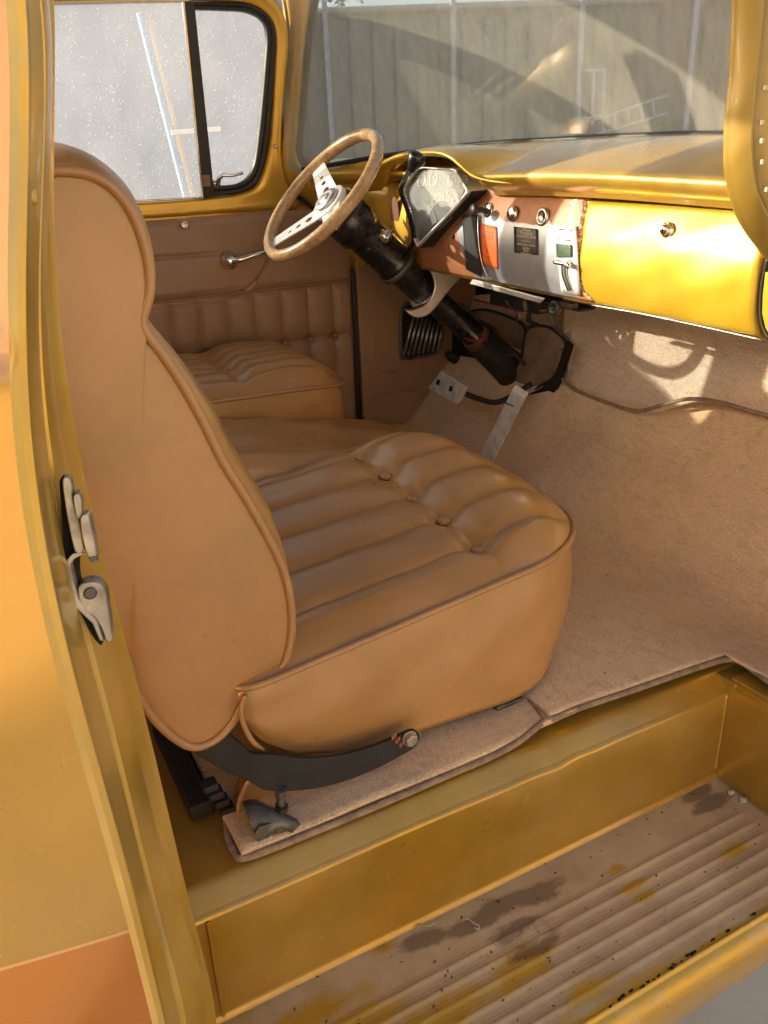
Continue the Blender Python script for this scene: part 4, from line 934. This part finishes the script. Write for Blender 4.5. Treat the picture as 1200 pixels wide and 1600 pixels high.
# firewall carpet above the seam
sm = [at(x, y, 'x', 1.462) for x, y in ((884, 545), (880, 570), (884, 588), (905, 607), (950, 625), (1000, 640), (1040, 632), (1080, 622), (1120, 624), (1160, 634), (1200, 645), (1260, 658))]
smc = cr(sm, 120); ys_ = np.linspace(1.79, .70, 120); i = np.argsort(smc[:, 1]); zb_ = np.interp(ys_, smc[i, 1], smc[i, 2])
rows = [np.stack([1.472+.006*np.sin(ys_*14+s*6)+.015*(1-s)*0+s*.02, ys_, zb_-.012+(.66-zb_)*s], 1) for s in np.linspace(0, 1, 50)]
fwc = loft('firewall_carpet', rows, M_carp2, None, thick=.01, loc=(1.5, 1.2, .4)); tag(fwc, 'pinkish tan carpet hanging on the firewall under the glove box', 'carpet')
bound('binding', [p+O([-.016, 0, 0]) for p in smc], fwc, .0045)
# driver side felt pads with bound edges
def pad(pts, x0, lab):
    P = cr([at(x, y, 'x', x0) for x, y in pts], 60, True); o = plate('felt_pad', P, (.012, 0, 0), M_pad, None, .003, loc=P.mean(0)); tag(o, lab, 'pad')
    tube('binding', P+O([-.003, 0, 0]), .004, M_blackm, o, 8, closed=True)
pad(((733, 490), (760, 484), (795, 495), (818, 508), (826, 530), (833, 548), (822, 560), (800, 548), (755, 545), (738, 520)), 1.50, 'brown felt pad high on the firewall right of the steering column')
pad(((824, 516), (850, 509), (872, 520), (886, 538), (880, 565), (866, 590), (845, 603), (818, 622), (800, 606), (795, 590), (815, 560)), 1.455, 'brown felt pad between the accelerator and the firewall carpet')
dg_ = pxplate('transmission_cover_gap', ((884, 532), (892, 540), (884, 566), (876, 592), (866, 612), (848, 628), (828, 628), (818, 620), (846, 606), (866, 586), (876, 560)), 'x', 1.44, (.01, 0, 0), M_dark, T, 0)
pxplate('column_opening', ((700, 500), (760, 530), (800, 556), (812, 580), (800, 602), (782, 604), (740, 580), (690, 545)), 'x', 1.47, (.004, 0, 0), M_dark, T, 0)
# ------------------------------------------------------------------ seats
def cushion(root, x0, x1, y0, y1, zr, zfz, ztilt, rc, pl0, psp, npl, xb, crown, zbot, rough_front=True, res=(230, 260), back_clip=None):
    """pleated pad: top surface, boxing (side wall) and piping. zr, zfz: piping height at the rear and the front"""
    nu, nv = res; L = x1-x0; W = y1-y0
    v = np.linspace(0, 1, nv); v = .5-.5*np.cos(v*PI)*(.35)-.5*(.65)*(1-2*v); v = (v-v[0])/(v[-1]-v[0]); Y = y0+W*v
    def edge(y, r, side):
        d = np.minimum(y-y0, y1-y); d = np.clip(d, 0, r); c = r-np.sqrt(np.maximum(r*r-(r-d)**2, 0)); return c*.93
    bow = lambda y: .030*(1-(2*(y-y0)/W-1)**2)
    XF = x1-edge(Y, rc, 1)-.030+bow(Y); XR = x0+edge(Y, .05, 0)
    u = np.linspace(0, 1, nu)
    X = XR[None]+(XF-XR)[None]*u[:, None]; YY = np.repeat(Y[None], nu, 0)
    zp = lambda x, y: zr+(zfz-zr)*np.clip((x-x0)/L, 0, 1)**1.0-.020*np.clip((x-x1+.16)/.16, 0, 1)**2+ztilt*(y-y0)/W
    dx = np.minimum(u[:, None]*L, (1-u[:, None])*L)+0*X; dy = np.minimum(YY-y0, y1-YY)
    dome = np.clip(np.minimum(dx, dy)/.10, 0, 1); dome = 1-(1-dome)**2.2
    Z = zp(X, YY)+crown*dome
    wob = .006*np.sin(X*9+1)                                     # stitched lines wander
    fan = np.where(X > xb, (X-xb)*.10, 0)
    yy = YY+wob*.4; k = (yy-(y0+pl0))/psp
    fr = k % 1; act = (k > 0) & (k < npl)
    puff = (1-np.abs(2*fr-1)**3.2)**.72
    groove = np.where(act, puff, np.maximum(np.where(k <= 0, np.minimum(1, (-k*psp/.03)), np.minimum(1, (k-npl)*psp/.03)), 0)**.5)
    groove = np.clip(groove, 0, 1)
    endf = np.clip(dx/.035, 0, 1)
    xbl = xb+.006*(YY-y0)/W
    front = X > xbl
    amp = np.where(front, (.0155)*np.clip((X-xbl)/.05, 0, 1)**.6, .0125*(.55+.45*np.clip((xbl-X)/.30, 0, 1)))*endf
    Z += (groove-1)*amp+ np.where(front, .016*np.sin(np.clip((X-xbl)/(XF[None]-xbl+1e-6), 0, 1)*PI)**.7*np.clip(dy/.05, 0, 1), 0)
    inb = np.clip((YY-y0-.04)/.05, 0, 1)*np.clip((y1-.04-YY)/.05, 0, 1)
    Z -= .012*np.exp(-((X-xbl)/.026)**2)*inb
    B = []
    for j in range(npl+1):
        by = y0+pl0+j*psp; bx = xb+.006*(by-y0)/W
        Z -= .0105*np.exp(-(((X-bx)/.024)**2+((YY-by)/.024)**2)); B.append((bx, by))
    Z += .0018*np.sin(X*37+YY*21)*np.sin(YY*33-X*11)*endf
    V = np.stack([X, YY, Z], -1).reshape(-1, 3); F = gridf(nu, nv)
    top = mesh('seat_pad', V, F, M_vin, root)
    # perimeter loop
    per = np.concatenate([np.stack([X[::2, 0], YY[::2, 0]], 1), np.stack([X[-1, 1::2], YY[-1, 1::2]], 1), np.stack([X[::-2, -1][1:], YY[::-2, -1][1:]], 1), np.stack([X[0, ::-2][1:-1], YY[0, ::-2][1:-1]], 1)])
    per = rs(np.concatenate([per, per[:1]]), 360, True)
    pz = zp(per[:, 0], per[:, 1]); C = per.mean(0)
    nxt = np.roll(per, -1, 0)-np.roll(per, 1, 0); nn = np.stack([nxt[:, 1], -nxt[:, 0]], 1); nn /= np.linalg.norm(nn, axis=1)[:, None]
    s_ = np.sign(np.sum(nn*(per-C), 1)); nn *= s_[:, None]
    rows = []
    for t in np.linspace(0, 1, 26):
        zb = zbot(per[:, 0], per[:, 1]); z = pz*(1-t)+zb*t
        o_ = -.002+.007*math.sin(min(1, t*1.15)*PI)**.8-.016*t**2.5*np.clip((per[:, 0]-x1+.2)/.15, 0, 1)-.006*t**3
        wr = .0022*np.sin(per[:, 0]*26+t*9)*math.sin(PI*t)
        rows.append(np.stack([per[:, 0]+nn[:, 0]*(o_+wr), per[:, 1]+nn[:, 1]*(o_+wr), z], 1))
    rows.append(np.stack([per[:, 0]*.9+C[0]*.1, per[:, 1]*.9+C[1]*.1, rows[-1][:, 2]+.004], 1))
    bx_ = loft('boxing', rows, M_vin, root, closed=True)
    tube('piping', np.stack([per[:, 0]+nn[:, 0]*.003, per[:, 1]+nn[:, 1]*.003, pz+.001], 1), .0052, M_pipe, root, 10, closed=True)
    def zsurf(x, y):
        i = np.argmin((X-x)**2+(YY-y)**2); return Z.ravel()[i]
    return B, zsurf, per, top
def zbotP(x, y): return np.interp(x, [.236, .252, .275, .32, .40, .5, .7, .8, .9, .95], [.185, .155, .125, .088, .058, .045, .034, .038, .05, .06])
S1 = empty('bucket_seat', (.5, 1.2, 0), 'tan vinyl high back passenger bucket seat with pleated cushion, nearest the open door', 'seat', 'bucket seats')
B, zpf, per, top = cushion(S1, .236, .915, .932, 1.505, .226, .300, .035, .16, .084, .107, 4, .690, .030, zbotP)
for bx, by in B:
    z = zpf(bx, by)-.0003; lathe('button', [(-.004, .0120), (.002, .0125), (.005, .0105), (.0065, .006), (.007, 0)], (bx, by, z+.004), (0.05, -.1, 1), M_pipe, S1, 24)
# vertical piping on the rear edge of the boxing
tube('piping', [at(x, y, 'y', .928) for x, y in ((384, 1086), (378, 1100), (377, 1118), (384, 1140), (396, 1160), (410, 1172))], .0038, M_pipe, S1, 10, n=40)
# backrest
front = [(80, 268), (112, 268), (150, 277), (185, 303), (210, 342), (226, 388), (233, 430), (231, 465), (221, 500), (228, 522), (252, 552), (285, 602), (320, 665), (348, 722), (382, 776), (416, 835), (441, 888), (453, 940), (454, 990), (442, 1038), (416, 1065), (382, 1092), (362, 1128), (335, 1155), (302, 1166), (270, 1150), (238, 1118), (212, 1076), (188, 1018)]
fpts = [at(x, y, 'y', .945)[[0, 2]] for x, y in front]
rear = [(.035, .36), (.02, .45), (.01, .6), (0., .75), (.01, .83), (.04, .873), (.08, .885)]
prof2 = cr(np.array([list(p) for p in fpts]+[list(p) for p in rear]), 220, True)
pc = np.array([.15, .50]); 
def backrest(root):
    n = len(prof2); nx_ = np.roll(prof2, -1, 0)-np.roll(prof2, 1, 0); nn = np.stack([nx_[:, 1], -nx_[:, 0]], 1); nn /= np.linalg.norm(nn, axis=1)[:, None]+1e-9
    a = np.sum((np.roll(prof2, -1, 0)-prof2)*0+prof2*0, 1); area = np.sum(prof2[:, 0]*np.roll(prof2[:, 1], -1)-np.roll(prof2[:, 0], -1)*prof2[:, 1])
    if area < 0: nn = -nn
    rows = []
    fr_w = np.clip((prof2[:, 0]-(.08+.0*prof2[:, 1]))/.08, 0, 1)       # forward side swells more
    top_w = np.clip((prof2[:, 1]-.70)/.15, 0, 1)
    for t in np.linspace(0, 1, 40):
        y = .945+t*.545; b = (1-abs(2*t-1)**5); o_ = .022*b**.6*(.35+.65*np.maximum(fr_w, top_w))+.012*np.sin(t*PI)*top_w
        low = np.clip((.70-prof2[:, 1])/.1, 0, 1)*np.clip((prof2[:, 1]-.35)/.1, 0, 1)*fr_w; o_ = o_+low*.014*b**.5
        rows.append(np.stack([prof2[:, 0]+nn[:, 0]*o_, np.full(n, y), prof2[:, 1]+nn[:, 1]*o_], 1))
    loft('backrest', rows, M_vin, root, closed=True)
    # near side panel, gently crowned
    cc = pc; rr = []
    for s in np.linspace(0, 1, 30)[::-1]:
        q = cc+(prof2-cc)*s; y = .945-.013*(1-s**3)+.0022*np.sin(q[:, 0]*30+q[:, 1]*11)*(1-s**6); rr.append(np.stack([q[:, 0], y, q[:, 1]], 1))
    loft('side_panel', rr, M_vin, root, closed=True)
    rr = [np.stack([(pc+(prof2-pc)*s)[:, 0], np.full(n, 1.49+.01*(1-s)), (pc+(prof2-pc)*s)[:, 1]], 1) for s in np.linspace(0, 1, 6)]
    loft('side_panel', rr, M_vin, root, closed=True)
    tube('piping', np.stack([prof2[:, 0]+nn[:, 0]*.0005, np.full(n, .944), prof2[:, 1]+nn[:, 1]*.0005], 1), .0062, M_pipe, root, 10, closed=True)
backrest(S1)
# hinge arm
def stripplate(name, pts, y, half, mat, parent, th=.008, n=50):
    P = cr([at(x, py, 'y', yy) for (x, py), yy in zip(pts, y)], n); T_, _ = frames(P, False); U = np.cross(T_, [0, 1, 0]); h = np.interp(np.linspace(0, 1, n), np.linspace(0, 1, len(half)), half)[:, None]
    a = P+U*h; b = P-U*h; e = [P[-1]+T_[-1]*h[-1]*math.cos(q)+U[-1]*h[-1]*math.sin(q) for q in np.linspace(-PI/2, PI/2, 10)[1:-1]]
    return plate(name, list(b)+e+list(a[::-1]), (0, -th, 0), mat, parent, .0022)
M_satin = simple('satin_black', (.007, .007, .007), .6)
arm = stripplate('hinge_arm', ((292, 1112), (326, 1152), (366, 1182), (412, 1201), (462, 1206), (522, 1199), (582, 1180), (636, 1154)), (.975, .962, .936, .908, .905, .905, .906, .908), [.030, .030, .028, .026, .0225, .0185], M_satin, S1)
arm['label'] = 'curved black steel seat hinge arm'
hb_ = at(640, 1154, 'y', .896)
V, F = lathegeo([(0, .0125), (.0025, .0125)], hb_+O([0, .002, 0]), (0, -1, 0), 30); V2, F2 = lathegeo([(.0025, .0108), (.0095, .0108), (.011, .0095), (.011, 0)], hb_+O([0, .002, 0]), (0, -1, 0), 6)
V, F = merge([(V, F), (V2, F2)]); mesh('hex_bolt', V, F, M_steel, arm, smooth=False, bevel=.0006)
for k in range(5):
    p = at(614+k*3, 1152+k*3-6*(k % 2), 'y', .898); plate('paint_chip', [p+O([math.cos(a)*.003, 0, math.sin(a)*.005]) for a in (0, 1.2, 2.6, 3.9, 5.1)], (0, -.0006, 0), simple('rust_chip', (.28, .09, .05), .8), arm, 0)
# seat base skirt flap and mount
fl = pxplate('base_skirt', ((376, 1232), (392, 1215), (560, 1205), (545, 1222), (500, 1244), (455, 1252), (430, 1248), (385, 1262), (374, 1285), (372, 1262)), 'y', .955, (0, .02, 0), M_vin, S1, .003)
tube('piping', [at(x, y, 'y', .945) for x, y in ((392, 1214), (380, 1236), (373, 1262), (376, 1288))], .0045, M_pipe, S1, 8, n=24)
mt = loft('floor_mount', [cr([at(x, y, 'y', v) for x, y, v in L], 30) for L in (
    ((378, 1255, .925), (398, 1252, .925), (420, 1262, .925), (440, 1268, .925), (455, 1262, .925)),
    ((382, 1262, .905), (405, 1262, .895), (428, 1272, .885), (452, 1280, .885), (472, 1286, .89)),
    ((392, 1290, .885), (412, 1293, .88), (432, 1285, .875), (455, 1285, .875), (473, 1292, .88)),
    ((403, 1312, .880), (420, 1306, .875), (436, 1292, .87), (452, 1300, .87), (468, 1300, .875)))], M_grey, S1, thick=.003)
mt['label'] = 'bent grey steel seat mounting foot'
pxplate('mount_tab', ((428, 1286), (446, 1284), (455, 1314), (436, 1317), (433, 1306)), 'y', .874, (0, .003, 0), M_grey, mt, .001)
pxplate('mount_tab', ((404, 1293), (428, 1286), (430, 1302), (420, 1306), (404, 1317), (398, 1305)), 'y', .874, (0, .003, 0), M_grey, mt, .001)
pb_ = at(440, 1266, 'y', .90); lathe('mount_bolt', [(0, .010), (.008, .010), (.008, .005), (.030, .005), (.030, .0095), (.040, .0095), (.041, .0)], pb_, (.03, -.05, 1), M_grey, mt, 6, smooth=False)
for k in range(4): lathe('thread', [(.010+k*.005, .005), (.0125+k*.005, .0065), (.015+k*.005, .005)], pb_, (.03, -.05, 1), M_grey, mt, 14)
f2 = mesh('floor_mount', *boxgeo(at(788, 1094, 'z', .018)-[.028, .018, .004], at(788, 1094, 'z', .018)+[.028, .018, .006]), M_grey, S1, smooth=False, bevel=.003)
lathe('mount_bolt', [(0, .012), (.003, .012), (.003, .009), (.012, .009), (.012, 0)], at(780, 1098, 'z', .024), (0, 0, 1), M_grey, f2, 6, smooth=False)
# dark adjuster track behind the mount
tr = box('adjuster_track', (.165, .975, .004), (.20, 1.2, .03), M_blackm, S1, .004)
for k in range(4): p = at(330+k*9, 1225+k*12, 'y', .96); box('track_tooth', p-[.014, .012, .006], p+[.008, .01, .006], M_blackm, tr, .003)
# driver seat
S2 = empty('bucket_seat', (.5, 2.1, 0), 'brown shaded driver bucket seat behind the steering wheel, beside the far door', 'seat', 'bucket seats')
keep = M_vin
def zbotD(x, y): return np.full_like(x, .08)
B2, zp2, _, _ = cushion(S2, .22, .905, 1.865, 2.325, .372, .352, .0, .10, .075, .062, 5, .62, .040, zbotD, res=(160, 190))
for bx, by in B2: lathe('button', [(0, .011), (.004, .010), (.0055, .005), (.006, 0)], (bx, by, zp2(bx, by)+.001), (0, 0, 1), M_pipe, S2, 18)
pr = cr(np.array([(.02, .34), (.0, .6), (-.02, .8), (.0, .88), (.06, .90), (.12, .86), (.15, .76), (.16, .68), (.20, .55), (.26, .42), (.28, .34), (.20, .28), (.08, .28)]), 90, True)-O([.06, 0])
rows = [np.stack([O(pc)[0]*0+pr[:, 0]*(1), np.full(90, y), pr[:, 1]], 1) for y in np.linspace(1.9, 2.29, 12)]
loft('backrest', rows, M_vin, S2, closed=True)
for yv in (1.9, 2.29): loft('side_panel', [np.stack([pr[:, 0].mean()+(pr[:, 0]-pr[:, 0].mean())*s, np.full(90, yv), pr[:, 1].mean()+(pr[:, 1]-pr[:, 1].mean())*s], 1) for s in (0, .5, 1)], M_vin, S2, closed=True)
# centre console cushion
S3 = empty('console_cushion', (.6, 1.68, 0), 'smooth tan padded cushion filling the gap between the two bucket seats', 'cushion')
xs = np.linspace(.18, 1.0, 110); rows = []
for t in np.linspace(0, 1, 60):
    y = 1.50+t*.372; e = min(t, 1-t)*.372
    zt = .372-.115*np.clip((xs-.30)/.65, 0, 1)-.03*np.clip((xs-.85)/.12, 0, 1)**2+.0
    z = zt-.028*np.clip(1-e/.05, 0, 1)**2+.003*np.sin(xs*16+y*30)+.0025*np.sin(xs*41-y*17)+.003*np.sin(y*28+xs*6)
    rows.append(np.stack([xs, np.full_like(xs, y), z], 1))
A0 = rows[0].copy(); A0[:, 2] = .02; A1_ = rows[-1].copy(); A1_[:, 2] = .02
loft('pad', [A0]+rows+[A1_], M_vin, S3)
fr = np.array([r[-1] for r in rows]); fb = fr+O([.03, 0, -.05]); fb2 = fr.copy(); fb2[:, 0] = 1.03; fb2[:, 2] = .02
loft('front_boxing', [fr, fr+O([.012, 0, -.012]), fb, fb2], M_vin, S3)
# ------------------------------------------------------------------ debris on the step
def curl(pts, lab):
    P = cr([at(x, y, 'z', zf+.004) for x, y in pts], 26)
    o = tube('dried_twig', P, .0011, simple('twig', (.42, .36, .26), .8, var=.3), None, 7, loc=P[0]); tag(o, lab, 'twig', 'dry curled bits on the step')
curl(((652, 1449), (660, 1445), (670, 1447), (682, 1440), (684, 1444)), 'thin dry curl lying on the step close to the riser')
curl(((725, 1437), (732, 1436), (741, 1443), (749, 1447), (747, 1452), (742, 1449)), 'dry hooked curl on the dark stain of the step')
for x, y, s, lab in ((1142, 1238, .006, 'pale pebble in the far corner of the step'), (1161, 1250, .0068, 'larger pale pebble against the end wall of the step')):
    p = at(x, y, 'z', zf+.003); th = np.linspace(0, PI, 7); V = []; F = []
    for a in th:
        for b in np.linspace(0, 2*PI, 10, endpoint=False):
            r = s*(1+.25*math.sin(3*b+a*2)); V.append(p+O([r*math.sin(a)*math.cos(b)*1.2, r*math.sin(a)*math.sin(b), r*.55*math.cos(a)]))
    o = mesh('pebble', V, gridf(7, 10, True), simple('pebble_stone', (.50, .46, .38), .9, var=.2), None, loc=p, bevel=0); tag(o, lab, 'pebble', 'pebbles on the step')
V = []; F = []
for k in range(260):
    if k < 120: x = rng.uniform(.2, 1.09); y = rng.uniform(.58, .82); z = zf+.0045; s = rng.uniform(.0006, .0022)
    else: x = rng.uniform(.8, 1.25); y = rng.uniform(.92, 1.6); z = .024; s = rng.uniform(.0006, .0018)
    a = rng.uniform(0, 2*PI); d = O([math.cos(a), math.sin(a), 0]); e = O([-d[1], d[0], 0]); i = len(V); c = O([x, y, z])
    V += [c-d*s*2, c-e*s, c+d*s*2, c+e*s, c+O([0, 0, s])]; F += [(i, i+1, i+4), (i+1, i+2, i+4), (i+2, i+3, i+4), (i+3, i, i+4)]
o = mesh('dirt_crumbs', V, F, simple('dirt', (.10, .07, .045), .95, var=.5, vs=40), None, smooth=False); tag(o, kind='stuff', label='scattered dark crumbs of dirt and dry grass on step and carpet')
